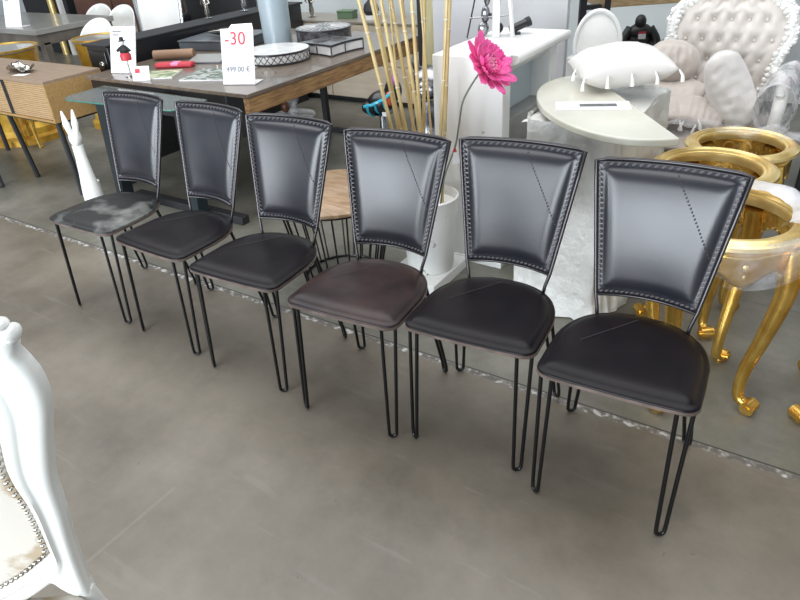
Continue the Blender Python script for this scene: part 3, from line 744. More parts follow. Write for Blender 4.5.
b = MB(); b.box(-.08, .08, -.05, .05, 0, .055); b.build('body', 'green', t, bevel=.004); b = MB(); b.box(-.083, .083, -.053, .053, .055, .07); b.build('lid', 'green', t, bevel=.004)
t = thing('dark_ornament', 'dark rounded ornament on a white foot on the cream cabinet', 'ornament', (-3.66, 5.1, .72))
b = MB(); b.lathe([(.07, 0), (.07, .03), (.04, .04), (0, .04)], 16); b.build('foot', 'white', t)
b = MB(); b.lathe([(.05, .035), (.075, .07), (.06, .12), (.02, .16), (0, .165)], 16); b.build('body', 'matt_black', t)
t = thing('glass_stand', 'round translucent stand with a dark red piece on the floor under the brown table', 'stand', (-4.06, 4.34, 0)); t.scale = (.8, .8, 1)
b = MB(); b.lathe([(.02, 0), (.24, .0), (.25, .012), (.24, .03), (.04, .035)], 36); b.build('disc', 'film_thick', t)
b = MB(); b.lathe([(.05, .03), (.045, .10), (.08, .15), (.10, .28)], 24); b.build('bowl', 'film', t, solid=.004)
b = MB(); b.ball((-.06, -.05, .10), (.05, .05, .05), 12); b.build('dark_piece', 'redbrown', t)

# ------------------------------------------------------------------ plank, marble partition
t = thing('pine_plank', 'pale wooden plank standing upright behind the bamboo canes', 'plank', (-2.53, 4.33, 0), R(32))
b = MB(); b.box(-.105, .095, -.015, .015, 0, 1.75); b.build('board', 'pine', t, bevel=.003)
b = MB(); b.box(-.145, -.106, .0, .03, 0, 1.75); b.build('dark_strip', 'matt_black', t)
b = MB(); b.box(.02, .035, -.017, -.015, .86, .885); b.build('knot_label', 'card', t)
b = MB(); b.box(-2.29, -1.40, 3.86, 3.90, 0, 2.2); o = b.build('marble_panel', 'marble', None, bevel=.003); tag(o, 'large light grey marble panel standing behind the white fireplace', 'panel')

# ------------------------------------------------------------------ bamboo in pot, gerbera
t = thing('bamboo_pot', 'white speckled pot holding the bamboo canes, behind the brown-seated chair', 'pot', (-1.48, 2.40, .055))
b = MB(); b.lathe([(.105, 0), (.112, .01), (.130, .25), (.143, .37), (.133, .375), (.128, .33), (0, .30)], 36); b.build('body', 'marble_speck', t)
CR = Matrix.Rotation(CAMROT, 3, 'Z')
canes = [((-1.509, 2.304, 0.36), (-1.745, 2.273, 1.5)), ((-1.545, 2.368, 0.36), (-1.745, 2.362, 1.53)), ((-1.556, 2.41, 0.36), (-1.756, 2.407, 1.56)), ((-1.483, 2.36, 0.36), (-1.687, 2.362, 1.59)), ((-1.501, 2.424, 0.36), (-1.678, 2.431, 1.5)), ((-1.472, 2.394, 0.36), (-1.627, 2.422, 1.53)), ((-1.45, 2.333, 0.36), (-1.537, 2.416, 1.56)), ((-1.522, 2.423, 0.36), (-1.532, 2.557, 1.59)), ((-1.425, 2.376, 0.36), (-1.409, 2.523, 1.5)), ((-1.439, 2.456, 0.36), (-1.432, 2.596, 1.53)), ((-1.573, 2.411, 0.36), (-1.685, 2.47, 1.56)), ((-1.443, 2.415, 0.36), (-1.545, 2.487, 1.59)), ((-1.536, 2.387, 0.36), (-1.618, 2.462, 1.5))]
for i, (p0, p1) in enumerate(canes):
    base = Vector(p0) - Vector((-1.48, 2.40, 0)); topv = Vector(p1) - Vector((-1.48, 2.40, 0))
    c = thing('bamboo_cane', ('leftmost cane of the bamboo bundle, leaning farthest left' if i == 0 else 'right-hand, nearly upright pair of bamboo canes in front of the white fireplace edge' if i in (8, 9) else 'thin bamboo cane in the leaning bundle rising from the white speckled pot'), 'cane', (-1.48, 2.40, 0), 0, 'bamboo canes, right-hand pair' if i in (8, 9) else 'bamboo canes, leaning bundle')
    bow = Vector((.008 * sin(i * 1.7), .008 * cos(i), 0))
    pts = [base.lerp(topv, q) + bow * sin(pi * q) for q in [k / 8 for k in range(9)]]
    r0 = .0078 if i < 10 else .005
    b = MB(); b.tube(pts, r0, 8)
    for k in range(5):
        q = .08 + .2 * k + .03 * sin(i * 3 + k); p = base.lerp(topv, q) + bow * sin(pi * q); b.ball(p, (r0 * 1.28, r0 * 1.28, .006), 8, mi=1)
    b.build('stem', ['bamboo', 'node'], c)

t = thing('gerbera', 'large pink artificial gerbera on a thin grey stem before the marble panel', 'flower', (-1.53, 2.38, 0))
C0 = Vector((.290, .135, .990))     # flower head centre
camr = CR @ Vector((1, 0, 0)); camf = CR @ Vector((0, 1, 0))
nrm = (camr * .62 - camf * .52 + Vector((0, 0, .58))).normalized()
ax = nrm.cross(Vector((0, 0, 1))).normalized(); ay = nrm.cross(ax)
def petal_ring(name, count, rad, w, tilt, off, m, rr0=.018):
    b = MB()
    for k in range(count):
        a = 2 * pi * (k + off) / count; jit = 1 + .09 * sin(k * 2.7)
        dr = ax * cos(a) + ay * sin(a); sd = nrm.cross(dr)
        def fn(u, v):
            L_ = rr0 + (rad * jit - rr0) * u; ww = w * (.35 + 1.0 * sin(pi * min(1, u * .80 + .06)) ** .8) * (1 if u < .9 else 1 - (u - .9) * 6)
            s_ = (v - .5) * 2
            return C0 + dr * L_ * cos(tilt * u) + nrm * (L_ * sin(tilt * u) * .8 + .006 * abs(s_) - .010 * u * u * sin(k)) + sd * ww * s_
        b.grid(fn, 8, 4)
    return b.build(name, m, t, solid=.0012)
petal_ring('outer_petals', 14, .132, .0195, .22, 0, 'petal'); petal_ring('inner_petals', 12, .106, .0165, .52, .5, 'petal'); petal_ring('short_petals', 13, .062, .010, .9, .2, 'petal')
b = MB()
for k in range(60):
    a = k * 2.39996; rr = .038 * math.sqrt(k / 60); b.ball(C0 + ax * rr * cos(a) + ay * rr * sin(a) + nrm * (.022 + .006 * sin(k * 1.3)), .0062, 6)
b.build('disc', 'petal_tip', t)
b = MB(); b.tube(smooth_path([C0 - nrm * .004, C0 - nrm * .035] + [Vector(q) - Vector((-1.53, 2.38, 0)) for q in ((-1.325, 2.47, .86), (-1.345, 2.46, .75), (-1.363, 2.455, .652), (-1.40, 2.42, .52), (-1.42, 2.41, .38))], 6), .0042, 8); b.build('stem', 'stem', t)

# ------------------------------------------------------------------ silver bulldog, turquoise figure
t = thing('dog_statue', 'silver dog statue with upright ears sitting behind the right bamboo canes', 'statue', (-2.07, 3.42, 0), R(25)); t.scale = (1.35, 1.3, 1.0)
b = MB(); b.lathe([(.12, 0), (.13, .05), (.115, .2), (.085, .38), (.06, .50), (.05, .56)], 24, sy=.85); b.ball((0, -.01, .665), (.090, .088, .098), 20); b.ball((-.005, -.085, .635), (.048, .045, .036), 14)
for sx in (-1, 1): b.tube([(sx * .06, -.06, .40), (sx * .065, -.10, .2), (sx * .06, -.11, 0)], [.03, .024, .03], 10)
b.build('body', 'silver_dark', t, ang=80)
for sx in (-1, 1):
    b = MB(); b.tube(smooth_path([(sx * .045, 0, .72), (sx * .058, .0, .78), (sx * .056, .0, .835)], 4), lerp_list([.034, .032, .012], 9), 10, flat=.5); b.build('ear', 'silver_dark', t)
b = MB(); b.ball((-.04, -.085, .69), .014, 8); b.build('eye', 'black', t); b = MB(); b.ball((.035, -.085, .69), .014, 8); b.build('eye', 'black', t); b = MB(); b.ball((-.005, -.128, .645), .014, 8); b.build('nose', 'black', t)
t = thing('painted_figurine', 'glossy black and turquoise painted animal figurine left of the bamboo canes', 'figurine', (-2.39, 3.37, 0), R(20)); t.scale = (1.12, 1.12, 1.0)
b = MB(); b.lathe([(.07, 0), (.07, .02), (.022, .04), (.02, .44), (.06, .46)], 16); b.build('pedestal', 'chrome', t)
b = MB(); b.ball((0, 0, .53), (.088, .075, .072), 20, T=Matrix.Rotation(R(-22), 3, 'Y')); b.ball((-.065, -.02, .50), (.048, .05, .042), 14); b.ball((.07, 0, .60), (.05, .05, .07), 14); b.build('body', 'black', t, ang=80)
b = MB()
for q in (-.045, .0, .05):
    b.tube([(q + .05 * cos(a) * .4, .077 * cos(a), .535 + q * .35 + .074 * sin(a)) for a in [pi * i / 12 + pi * .95 for i in range(13)]], .007, 6)
b.tube([(-.09, -.055, .515), (-.04, -.078, .53), (.03, -.078, .565), (.075, -.055, .60)], .010, 6); b.build('stripes', 'turq', t)
b = MB(); b.ball((.055, -.045, .56), (.02, .02, .045), 10); b.build('red_patch', 'orange', t)
b = MB(); b.ball((.085, -.02, .665), (.02, .02, .04), 10); b.build('crest', 'violet', t)
b = MB(); b.box(.02, .055, -.085, -.083, .465, .49); b.build('price_tag', 'card', t)

# ------------------------------------------------------------------ fireplace surround
t = thing('fireplace_surround', 'white painted fireplace surround with moulded mantelshelf', 'fireplace', (-1.40, 2.98, 0))
b = MB(); b.box(-.165, .185, -.36, -.28, .03, 1.0); b.build('near_side_panel', 'scuffed', t, bevel=.005)
b = MB(); b.box(-.165, .17, .22, .30, .03, .945); b.build('far_side_panel', 'white', t, bevel=.004)
b = MB(); b.box(-.165, .07, -.28, .22, .03, .93); b.build('back_panel', 'pale_blue', t)
b = MB(); prof = [(-.165, .90), (.12, .90), (.135, .905), (.15, .925), (.165, .94), (.20, .955), (.215, .962), (.222, .975), (.222, .99), (.215, 1.0), (-.165, 1.0)]
b.prism([(x, z) for x, z in prof], -.28, .345, 'y'); b.build('mantelshelf', 'white', t, bevel=.003)
b = MB(); b.box(.07, .155, -.28, .22, .03, .70); b.build('hearth_block', 'hearth', t, bevel=.003)
b = MB(); b.box(-.19, .20, -.375, .34, 0, .03); b.build('base', 'white', t, bevel=.003)
b = MB(); b.box(-1.635, -1.36, 2.22, 2.56, 0, .055); o = b.build('marble_slab', 'marble_speck', None, bevel=.004); tag(o, 'low white speckled slab on the floor under the bamboo pot', 'slab')
# A-frame lantern on mantel
t = thing('easel_stand', 'white A-shaped stand on the mantelshelf holding dark ornaments', 'stand', (-1.47, 3.06, 1.0), R(35))
b = MB(); b.box(-.012, .022, -.02, .01, 0, .55); b.build('post', 'white', t, bevel=.002)
b = MB(); b.tube([(.085, -.02, 0), (.03, -.005, .55)], .011, 6); b.build('leg', 'white', t)
b = MB(); b.tube([(-.13, .03, 0), (-.03, .03, .45)], .004, 6); b.build('rear_leg', 'matt_black', t)
b = MB(); b.tube([(-.12, .02, .09), (.08, .02, .09)], .0035, 6); b.build('crossbar', 'chrome', t)
t = thing('ornament_figure', 'black and chrome figure hanging in the white A-shaped stand', 'ornament', (-1.50, 3.10, 1.0), R(35))
b = MB(); b.ball((-.045, 0, .035), (.028, .025, .035), 12); b.ball((-.035, 0, .10), (.022, .02, .04), 12); b.ball((-.028, 0, .17), (.016, .016, .035), 10); b.ball((.02, 0, .15), (.018, .018, .045), 10); b.ball((.022, -.0, .22), (.02, .01, .02), 10); b.build('body', 'silver_dark', t)
b = MB(); b.ball((.03, -.01, .035), (.022, .02, .025), 10); b.ball((.005, 0, .09), (.03, .02, .015), 10); b.build('foot', 'black', t)
t = thing('spotlight', 'small black cylindrical spotlight lying on the mantelshelf right of the A-shaped stand', 'spotlight', (-1.38, 3.16, 1.0), R(35))
b = MB(); b.tube([(-.05, 0, .022), (.035, .01, .052)], .02, 14); b.build('barrel', 'black', t)
b = MB(); b.tube([(.030, .009, .050), (.050, .012, .057)], .023, 14); b.build('lens_hood', 'matt_black', t)
b = MB(); b.box(-.035, .0, -.015, .015, 0, .012); b.build('foot', 'black', t)
t = thing('paper_tag', 'small white and red price tag hanging from the gerbera stem', 'tag', (-1.362, 2.448, .645), R(35))
b = MB(); b.prism([(-.004, 0), (.004, 0), (.028, -.062), (-.012, -.072)], -.002, 0, 'y'); b.build('card', 'card', t)
b = MB(); b.prism([(-.005, .002), (.005, .002), (.010, -.014), (-.008, -.016)], -.003, -.001, 'y'); b.build('red_band', 'red', t)

# ------------------------------------------------------------------ half-moon table with cushion
t = thing('half_moon_table', 'cream marble half-moon table top on a pedestal wrapped in white plastic', 'table', (-.69, 2.65, 0), R(36))
poly = [(-.34 * sin(pi * i / 32) ** .8, .49 * cos(pi * i / 32)) for i in range(33)]
b = MB(); b.prism(poly, .836, .864); b.build('table_top', 'marble_cream', t, bevel=.006, seg=3)
tp = t; DL = Vector((0, 0, 0)); DT = Matrix.Rotation(R(-36), 3, 'Z')
b = MB()
def drape(u, v):
    a = 2 * pi * u; e = .34
    cx = math.copysign(abs(cos(a)) ** e, cos(a)); cy = math.copysign(abs(sin(a)) ** e, sin(a))
    z = .80 * (1 - v); z = max(z, 0); fl = 1 + .16 * v ** 1.4
    n_ = noise.noise(Vector((cx * 2.2, cy * 2.2, z * 1.3))) * .045 + .022 * noise.noise(Vector((cx * 7, cy * 7, z * 5))) + .012 * abs(sin(a * 9 + 2 * z))
    n_ = max(n_, -.012)
    return DT @ Vector((-.13 + cx * (.195 * fl + n_), .06 + cy * (.33 * fl + n_), z + .004 + (.03 if v < .02 else 0)))
b.grid(drape, 120, 30, wu=True); b.build('plastic_skirt', 'drape', tp, ang=60)
b = MB(); b.grid(lambda u, v: DT @ Vector((-.13 + (u - .5) * .40, .06 + (v - .5) * .67, .818 + .012 * noise.noise(Vector((u * 4, v * 4, 0))) + .006 * noise.noise(Vector((u * 14, v * 14, 3))))), 24, 24); b.build('plastic_fold', 'drape', tp)

def pillow(name, label, loc, rot, w, h, th, m, tassels=0, group=None, seedv=0, bend=0., rnd=0.):
    t = thing(name, label, 'cushion', loc, 0, group); t.rotation_euler = rot
    b = MB(); n = 26
    def side(s):
        def fn(u, v):
            x = u * 2 - 1; y = v * 2 - 1
            k = max(0, (1 - abs(x) ** 2.6)) ** .55 * max(0, (1 - abs(y) ** 2.6)) ** .55
            pinch = 1 - .10 * (1 - abs(x)) * abs(y) ** 3; pin2 = 1 - .10 * (1 - abs(y)) * abs(x) ** 3
            wr = .12 * noise.noise(Vector((x * 2.6 + seedv, y * 2.6, s))) + .10 * noise.noise(Vector((x * 9, y * 2.5 + seedv, s))) * (1 if y < .3 else .5)
            if rnd: q_ = 1 - rnd * .29 * (x * x * y * y); x2, y2 = x * math.sqrt(1 - rnd * y * y / 2), y * math.sqrt(1 - rnd * x * x / 2); k = max(0, 1 - (x * x + y * y - x * x * y * y)) ** .45; return Vector((x2 * w / 2, y2 * h / 2, s * th / 2 * k * (1 + wr) + bend * x * x + .0022 * sin(x * 22 + y) * k * (s > 0)))
            return Vector((x * w / 2 * pin2, y * h / 2 * pinch, s * th / 2 * k * (1 + wr) + bend * x * x))
        return fn
    b.grid(side(1), n, n); b.grid(side(-1), n, n); b.build('cover', m, t, ang=180)
    if tassels:
        k = 0
        for (x, y) in [(-1, -1), (-.5, -1), (0, -1), (.5, -1), (1, -1), (1, 0), (1, 1), (-1, 0), (-1, 1)][:tassels]:
            b = MB(); px, py = x * w / 2 * .97, y * h / 2 * .97
            b.tube([(px, py, bend * x * x), (px + .01 * x, py - .006 + .01 * y, -.02 + bend), (px + .012 * x, py - .01 + .01 * y, -.045 + bend)], [.003, .006, .009], 8); b.build('tassel', 'tassel', t)
    return t
pillow('cushion', 'plump white satin cushion with tassels on the half-moon table', (-.80, 2.89, .943), (0, R(-2), R(32)),   .385, .34, .165, 'satin_white', 8, seedv=1)
t = thing('flyer', 'printed flyer lying on the cream half-moon table in front of the cushion', 'paper', (-.79, 2.53, .8645), R(22))
b = MB(); b.box(-.14, .14, -.06, .06, 0, .0012); b.build('sheet', 'card', t)
b = MB(); b.box(-.05, .09, -.015, .025, .0012, .0018); b.build('picture', 'grey_box', t)

# ------------------------------------------------------------------ oval-back chair, bench, gorilla
t = thing('oval_chair', 'white oval-backed chair behind the fireplace surround', 'chair', (-1.20, 3.82, 0), R(25)); t.scale = (.8, .8, .93)
b = MB()
b.lathe([(0, -.012), (.13, -.012), (.15, 0), (.13, .012), (0, .012)], 32, sy=1.25, T=Matrix.Translation((0, .0, .90)) @ Matrix.Rotation(R(78), 4, 'X')); b.build('backrest', 'white_carved', t)
b = MB(); b.tube([(.155 * cos(a), -.01 + .185 * sin(a) * sin(R(10)), .90 + .19 * sin(a)) for a in [2 * pi * i / 32 for i in range(32)]], .014, 8, closed=True); b.build('back_rim', 'white', t)
b = MB(); b.box(-.2, .2, -.40, .0, .42, .48); b.build('seat', 'white', t, bevel=.02, seg=3)
for sx in (-1, 1):
    b = MB(); b.tube([(sx * .16, 0, 0), (sx * .15, -.01, .45), (sx * .11, 0, .78)], .016, 8); b.build('rear_leg', 'white', t)
    b = MB(); b.tube([(sx * .18, -.38, 0), (sx * .18, -.38, .43)], [.012, .02], 8); b.build('front_leg', 'white', t)
t = thing('work_table', 'tall table with thick wooden top and black steel frame at the back', 'table', (-1.27, 5.34, 0), R(35))
b = MB(); b.box(-.50, .95, -.30, .05, .885, .96); b.build('table_top', 'workbench', t, bevel=.004)
for x, y in ((-.62, -.28), (-.455, -.28), (.72, -.25), (.90, .02)):
    b = MB(); b.box(x - .022, x + .022, y - .022, y + .022, 0, 1.12 if x < -.4 else .885); b.build('leg', 'matt_black', t, bevel=.002)
b = MB(); b.box(-.64, -.44, -.30, -.26, .88, .91); b.build('crossbar', 'matt_black', t)
t = thing('paper_stack', 'yellowish papers stacked on the tall work table', 'paper', (-1.48, 5.10, .96), R(35))
b = MB(); b.box(-.1, .2, -.1, .1, 0, .015); b.build('sheets', 'pine', t, bevel=.002)
b = MB(); b.box(-1.95, -.95, 5.42, 6.1, 0, .42); o = b.build('white_plinth', 'white', None, bevel=.01); tag(o, 'low white plinth under the black gorilla statue', 'plinth')
t = thing('gorilla_statue', 'black seated gorilla statue with a red and white tag at the back', 'statue', (-1.43, 5.59, .42), R(25)); t.scale = (.66, .66, .64)
b = MB(); b.ball((0, 0, .16), (.16, .13, .19), 18); b.ball((0, -.03, .30), (.14, .10, .10), 16); b.ball((-.01, -.06, .42), (.066, .07, .082), 16)
for sx in (-1, 1): b.tube(smooth_path([(sx * .11, -.02, .34), (sx * .19, -.08, .2), (sx * .14, -.18, .06), (sx * .08, -.2, .03)], 4), lerp_list([.055, .05, .04, .03], 13), 10); b.tube(smooth_path([(sx * .08, -.02, .1), (sx * .14, -.18, .12), (sx * .12, -.22, .02)], 4), lerp_list([.07, .055, .04], 9), 10)
b.build('body', 'gorilla', t, ang=180)
b = MB(); b.box(-.035, .05, -.15, -.147, .235, .315); b.build('tag', 'card', t)
b = MB(); b.box(-.035, .05, -.152, -.1475, .295, .32); b.build('tag_band', 'red', t)
t = thing('ape_statue', 'smaller dark statue partly hidden beside the oval chair', 'statue', (-1.66, 5.56, .42), R(25))
b = MB(); b.ball((0, 0, .07), (.09, .08, .085), 14); b.ball((0, -.03, .15), (.05, .05, .05), 12); b.build('body', 'gorilla', t, ang=180)
t = thing('puppy_statue', 'small brown dog figurine with dark nose right of the gorilla', 'statue', (-1.20, 5.50, .42), R(25))
b = MB(); b.ball((0, 0, .06), (.055, .08, .06), 14); b.ball((0, -.06, .13), (.05, .05, .05), 14); b.ball((.02, -.11, .11), (.03, .03, .024), 10); b.build('body', 'brown', t, ang=180)
for sx in (-1, 1):
    b = MB(); b.ball((sx * .05, -.05, .125), (.013, .02, .035), 10); b.build('ear', 'brown', t)
b = MB(); b.ball((.025, -.138, .115), .013, 8); b.build('nose', 'black', t)

# ------------------------------------------------------------------ baroque tufted armchair
t = thing('baroque_armchair', 'carved white baroque armchair with tufted satin back, piled with cushions', 'armchair', (-.55, 3.72, 0), R(3))
halfo = [(.17, .50), (.21, .56), (.235, .64), (.25, .72), (.275, .80), (.295, .88), (.29, .95), (.26, 1.01), (.20, 1.055), (.14, 1.085), (.07, 1.11), (0, 1.13)]
hs = resample(smooth_path([Vector((x, 0, z)) for x, z in halfo], 4), 40)
loopp = [Vector((p.x, .33 + .10 * (p.z - .5), p.z)) for p in hs] + [Vector((-p.x, .33 + .10 * (p.z - .5), p.z)) for p in reversed(hs[:-1])]
b = MB(); b.tube(loopp, .030, 10)
for i, p in enumerate(loopp):
    rr = .013 + .007 * sin(i * 1.9)
    for q in range(3): b.ball(p + Vector((0, -.020, 0)) + Vector((.026 * sin(i * 2.3 + q * 2.1), 0, .026 * cos(i * 2.3 + q * 2.1))), (rr, .014, rr * .7), 6, T=Matrix.Rotation(i * .9 + q, 3, 'Y'))
for sx in (-1, 1):
    for k in range(5):
        b.tube(smooth_path([(sx * (.03 + .03 * k), .375, 1.13 - .012 * k), (sx * (.05 + .03 * k), .37, 1.165 - .018 * k), (sx * (.075 + .03 * k), .37, 1.14 - .014 * k)], 3), .010, 6)
b.ball((0, .37, 1.16), (.05, .02, .04), 12); b.build('carved_frame', 'white_carved', t, ang=70)
b = MB()
def tuft(u, v):
    z = .52 + .60 * v; j = min(39, max(0, int(v * 39))); wdt = max(.02, hs[j].x - .012) if v < 1 else .02
    zz = hs[j].z - .01; x = (u * 2 - 1) * wdt
    gx = x / .085; gz = (zz - .55) / .10; row = round(gz); fx = gx - (.5 if row % 2 else 0); dx = fx - round(fx); dz = gz - row
    d = math.sqrt(dx * dx + dz * dz); dim = -.035 * math.exp(-(d / .22) ** 2)
    crease = -.010 * math.exp(-((abs(dx) - abs(dz)) / .12) ** 2)
    edge = sin(pi * u) ** .4
    return Vector((x, .335 + .10 * (zz - .5) - (.055 + dim + crease) * edge, zz))
b.grid(tuft, 70, 78)
for row in range(1, 6):
    for k in range(-3, 4):
        x = (k + (.5 if row % 2 else 0)) * .085; zz = .55 + .10 * row
        lim = max([p.x for p in hs if abs(p.z - zz) < .03] or [.1]) - .05
        if abs(x) < lim: b.ball((x, .335 + .10 * (zz - .5) - .026, zz), (.009, .006, .009), 8)
b.build('tufted_back', 'tuft', t, ang=120)
b = MB(); b.grid(lambda u, v: Vector(((u - .5) * .66 * (1 - .12 * v), -.36 + .70 * v - .05 * sin(pi * u) * (1 - v), .47 + .04 * sin(pi * u) ** .5 * sin(pi * min(1, v + .02)) ** .5 + .006 * noise.noise(Vector((u * 6, v * 6, 1))))), 24, 24); b.build('seat', 'taupe', t, solid=.03)
b = MB(); b.box(-.33, .33, -.34, .33, .34, .45); b.build('seat_rail', 'white_carved', t, bevel=.02, seg=3)
for sx in (-1, 1):
    b = MB(); b.tube(smooth_path([(sx * .26, .33, .70), (sx * .31, .14, .69), (sx * .32, -.08, .67), (sx * .32, -.16, .62), (sx * .31, -.14, .45)], 5), lerp_list([.026, .03, .034, .03, .028], 21), 10)
    for k in range(8): b.ball((sx * .315, -.14 + .045 * k, .695), (.022, .022, .014), 8)
    b.build('armrest', 'white_carved', t)
    b = MB(); b.tube(smooth_path([(sx * .32, -.33, 0), (sx * .30, -.33, .06), (sx * .34, -.35, .22), (sx * .31, -.32, .36)], 5), lerp_list([.02, .016, .028, .034], 16), 10); b.build('front_leg', 'white_carved', t)
    b = MB(); b.tube([(sx * .26, .36, 0), (sx * .27, .32, .38)], [.018, .026], 10); b.build('rear_leg', 'white_carved', t)
g = 'satin cushions piled on the baroque armchair'
pillow('cushion', 'round beige satin cushion at the left of the baroque armchair pile', (-.76, 3.70, .80), (R(62), R(8), R(12)), .27, .22, .13, 'satin', 0, g, 2, rnd=1.)
pillow('cushion', 'long pale pleated cushion standing upright against the tufted back', (-.45, 3.60, .70), (R(70), R(62), R(5)), .40, .21, .13, 'satin_white', 0, g, 5, .03, rnd=.8)
pillow('cushion', 'lower flat beige cushion with tassels on the left of the armchair seat', (-.74, 3.52, .60), (R(16), R(-6), R(15)), .34, .24, .09, 'satin', 5, g, 8, rnd=.5)
pillow('cushion', 'beige cushion wedged above the lower flat cushion on the armchair seat', (-.72, 3.64, .665), (R(30), R(10), R(-10)), .30, .22, .08, 'satin', 5, g, 11, rnd=.5)
pillow('cushion', 'beige cushion with tassels near the middle of the armchair seat', (-.56, 3.54, .60), (R(24), R(14), R(10)), .24, .20, .08, 'satin', 5, g, 14, rnd=.5)

def crumple(name, label, loc, fn, nu, nv, m, cat='sheet', amp=.02, fr=9.):
    b = MB()
    def f(u, v):
        p = Vector(fn(u, v)); k = Vector((p.x * fr, p.y * fr, p.z * fr))
        return p + Vector((noise.noise(k), noise.noise(k + Vector((9, 1, 4))), noise.noise(k + Vector((3, 7, 2))))) * amp + Vector((noise.noise(k * 3), noise.noise(k * 3 + Vector((5, 5, 5))), noise.noise(k * 3 + Vector((1, 8, 2))))) * amp * .4
    b.grid(f, nu, nv); o = b.build(name, m, None, loc=loc, ang=25); return tag(o, label, cat)
crumple('plastic_film', 'crumpled clear plastic film wrapped over the right arm of the baroque armchair', (-.55, 3.72, 0), lambda u, v: (.315 + .075 * cos(2 * pi * u) * (1 + .2 * v), .30 - .52 * v, .64 + .12 * sin(2 * pi * u)), 34, 34, 'film_arm')
crumple('plastic_film', 'clear plastic film gathered on the front of the baroque armchair seat', (-.55, 3.72, 0), lambda u, v: (-.28 + .60 * u, -.42 + .22 * v, .535 - .20 * (1 - v) ** 2), 34, 16, 'film', amp=.03)

# ------------------------------------------------------------------ gilt round tables
def gilt_table(label, x, y, h, r, rz, hero=False):
    t = thing('gilt_table', label, 'table', (x, y, 0), rz, 'round gilt table frames')
    prof = [(r * .74, h - .012), (r * .76, h - .004), (r * .80, h - .004), (r * .82, h + .004), (r * .86, h + .002), (r * .88, h + .008), (r * .93, h + .006), (r * .96, h - .002), (r * 1.0, h - .006), (r * 1.01, h - .018), (r * .97, h - .026), (r * .93, h - .034), (r * .90, h - .040), (r * .76, h - .040)]
    b = MB(); b.lathe(prof, 56, closed=True); b.build('ring', 'gold_pale', t, ang=50)
    b = MB(); ra = r * .86; n = 96
    def ap(u, v):
        a = 2 * pi * u; zb = h - .125 - .022 * cos(a * 8); z = h - .038 + (zb - (h - .038)) * v
        return Vector((ra * cos(a), ra * sin(a), z))
    b.grid(ap, n, 6, wu=True); ap_o = b.build('apron', 'gold', t, solid=.012)
    b = MB()
    for k in range(8):
        a0 = 2 * pi * k / 8
        for sg in (-1, 1):
            pts = []
            for i in range(22):
                q = i / 21; th = q * 3.6 * pi * .62; rr = .030 * (1 - q * .78)
                la = sg * (.030 + rr * cos(th)) / ra; pts.append(((ra + .004) * cos(a0 + la), (ra + .004) * sin(a0 + la), h - .085 + rr * sin(th)))
            b.tube(pts, lerp_list([.0065, .0045], 22), 5)
        b.ball(((ra + .004) * cos(a0), (ra + .004) * sin(a0), h - .08), (.012, .012, .016), 8); b.ball(((ra + .004) * cos(a0), (ra + .004) * sin(a0), h - .11), (.010, .010, .014), 8)
        for i in range(9):
            aa = a0 + (i - 4) * 2 * pi / 8 / 9; b.ball(((ra + .002) * cos(aa), (ra + .002) * sin(aa), h - .125 - .022 * cos(aa * 8)), .006, 6)
    b.build('scrollwork', 'gold_pale', ap_o)
    for k in range(4):
        a = pi / 4 + k * pi / 2; d = Vector((cos(a), sin(a), 0))
        b = MB(); P_ = [d * (ra * .98) + Vector((0, 0, h - .05)), d * (ra * 1.06) + Vector((0, 0, h - .14)), d * (ra * 1.06) + Vector((0, 0, h * .66)), d * (ra * .93) + Vector((0, 0, h * .42)), d * (ra * .80) + Vector((0, 0, h * .22)), d * (ra * .80) + Vector((0, 0, h * .08)), d * (ra * .93) + Vector((0, 0, .03)), d * (ra * 1.03) + Vector((0, 0, .022))]
        pp = smooth_path(P_, 5); b.tube(pp, lerp_list([.034, .036, .030, .025, .021, .019, .019, .015], len(pp)), 8)
        rg = [p + d * lerp_list([.034, .036, .030, .025, .021, .019, .019, .015], len(pp))[i] * .8 for i, p in enumerate(pp)]
        b.tube(rg[:-6], .0055, 5)
        e = d * (ra * 1.02) + Vector((0, 0, .026)); sd = Vector((-d.y, d.x, 0))
        b.tube([e - sd * .024, e + sd * .024], .024, 14); b.tube([e - sd * .031, e + sd * .031], .013, 10)
        b.lathe([(0, 0), (.016, 0), (.018, .006), (.014, .014), (0, .014)], 12, c=tuple(d * (ra * .99)))
        b.build('leg', 'gold', t, ang=60)
    return t
gilt_table('nearest round gilt table frame wrapped in plastic, right behind the last chair', -.205, 2.12, .69, .248, R(27))
gilt_table('round gilt table frame whose bare ring shows above the last chair', -.33, 2.61, .66, .225, R(-10))
gilt_table('round gilt table frame farthest back, before the baroque armchair', -.30, 3.09, .61, .225, R(10))
gilt_table('round gilt table frame cut off by the right edge of the picture', .305, 2.245, .68, .252, R(0))
crumple('plastic_film', 'clear plastic film wound around the apron of the nearest gilt table', (-.205, 2.12, 0), lambda u, v: ((.255 + .014 * sin(pi * v)) * cos(2 * pi * u), (.255 + .014 * sin(pi * v)) * sin(2 * pi * u), .555 + .15 * v), 70, 12, 'film', amp=.008, fr=12)
crumple('plastic_film', 'sheet of plastic film draped over the rear rim of the nearest gilt table', (-.205, 2.12, 0), lambda u, v: ((.18 + .08 * v) * cos(2 * pi * u * .62 - .4), (.18 + .08 * v) * sin(2 * pi * u * .62 - .4), .712 + .015 * sin(pi * v)), 50, 10, 'film_thick', amp=.014, fr=10)
crumple('plastic_film', 'loose plastic film crossing the top of the farthest gilt table', (-.30, 3.02, .62), lambda u, v: (-.34 + .62 * u, -.10 + .16 * v + .10 * sin(pi * u), .045 + .02 * sin(3 * pi * u)), 34, 12, 'film', amp=.03)
crumple('plastic_film', 'clear plastic film hanging from the gilt table at the right edge', (.08, 2.36, .40), lambda u, v: (-.02 + .24 * u, .04 * sin(5 * u), .34 * v + .05 * u), 16, 20, 'film', amp=.035)
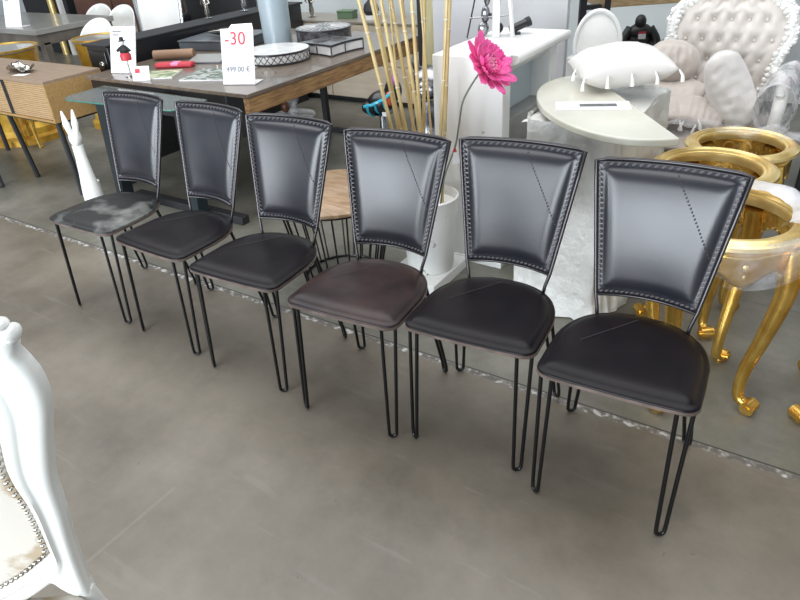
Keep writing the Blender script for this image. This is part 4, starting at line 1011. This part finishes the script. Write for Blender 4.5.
t = thing('black_cabinet', 'black cabinet behind the right arm of the baroque armchair', 'cabinet', (.32, 4.35, 0))
b = MB(); b.box(-.40, .6, -.25, .25, 0, .74); b.build('body', 'matt_black', t, bevel=.005)
b = MB(); b.box(-.42, .62, -.27, .27, .74, .76); b.build('top', 'black', t, bevel=.003)
t = thing('pink_cushion', 'bright pink cushion at the top right corner behind the baroque armchair', 'cushion', (-.22, 4.55, .97), 0)
b = MB(); b.ball((0, 0, 0), (.15, .06, .12), 18); b.build('cover', 'petal', t)
t.location.z = .88; t.location.x = .0; t.location.y = 4.45

# ------------------------------------------------------------------ lights, world, camera
def area(name, loc, target, sx, sy, power, col):
    l = bpy.data.lights.new(name, 'AREA'); l.shape = 'RECTANGLE'; l.size = sx; l.size_y = sy; l.energy = power; l.color = col
    o = bpy.data.objects.new(name, l); C.objects.link(o); o.location = loc
    o.rotation_euler = (Vector(target) - Vector(loc)).to_track_quat('-Z', 'Y').to_euler(); return o
area('shopfront_daylight', (-2.2, -5.0, 1.6), (-2.0, 3.0, 1.2), 7.0, 2.8, 660, (.87, .94, 1.0))
area('overhead_fill', (-3.0, 2.5, 5.0), (-3.0, 3.2, 0), 10.0, 5.0, 380, (.97, .985, 1.0))  # added fill lamp overhead, no real fitting; lifts white tops and floor
w = bpy.data.worlds.new('world'); bpy.context.scene.world = w; w.use_nodes = True
wn = w.node_tree; bg = wn.nodes['Background']; tcw = wn.nodes.new('ShaderNodeTexCoord'); spw = wn.nodes.new('ShaderNodeSeparateXYZ'); rw = wn.nodes.new('ShaderNodeValToRGB')
wn.links.new(tcw.outputs['Generated'], spw.inputs[0]); wn.links.new(spw.outputs['Z'], rw.inputs[0]); wn.links.new(rw.outputs[0], bg.inputs[0])
rw.color_ramp.elements[0].position = .0; rw.color_ramp.elements[0].color = (.60, .66, .72, 1)
rw.color_ramp.elements[1].position = .42; rw.color_ramp.elements[1].color = (.13, .135, .14, 1)
bg.inputs[1].default_value = 1.0

cd = bpy.data.cameras.new('camera'); cam = bpy.data.objects.new('camera', cd); C.objects.link(cam)
cd.sensor_width = 36; cd.lens = 648.4996 * 36 / 800; cd.clip_start = .02; cd.clip_end = 100
rot = Matrix.Rotation(R(35), 4, 'Z') @ Matrix.Rotation(pi / 2 - .5468, 4, 'X') @ Matrix.Rotation(-.0714, 4, 'Z')
cam.matrix_world = Matrix.Translation((0, 0, 1.5802)) @ rot
bpy.context.scene.camera = cam
vs = bpy.context.scene.view_settings; vs.view_transform = 'Standard'; vs.look = 'None'; vs.gamma = 1; vs.exposure = .32; vs.use_curve_mapping = False
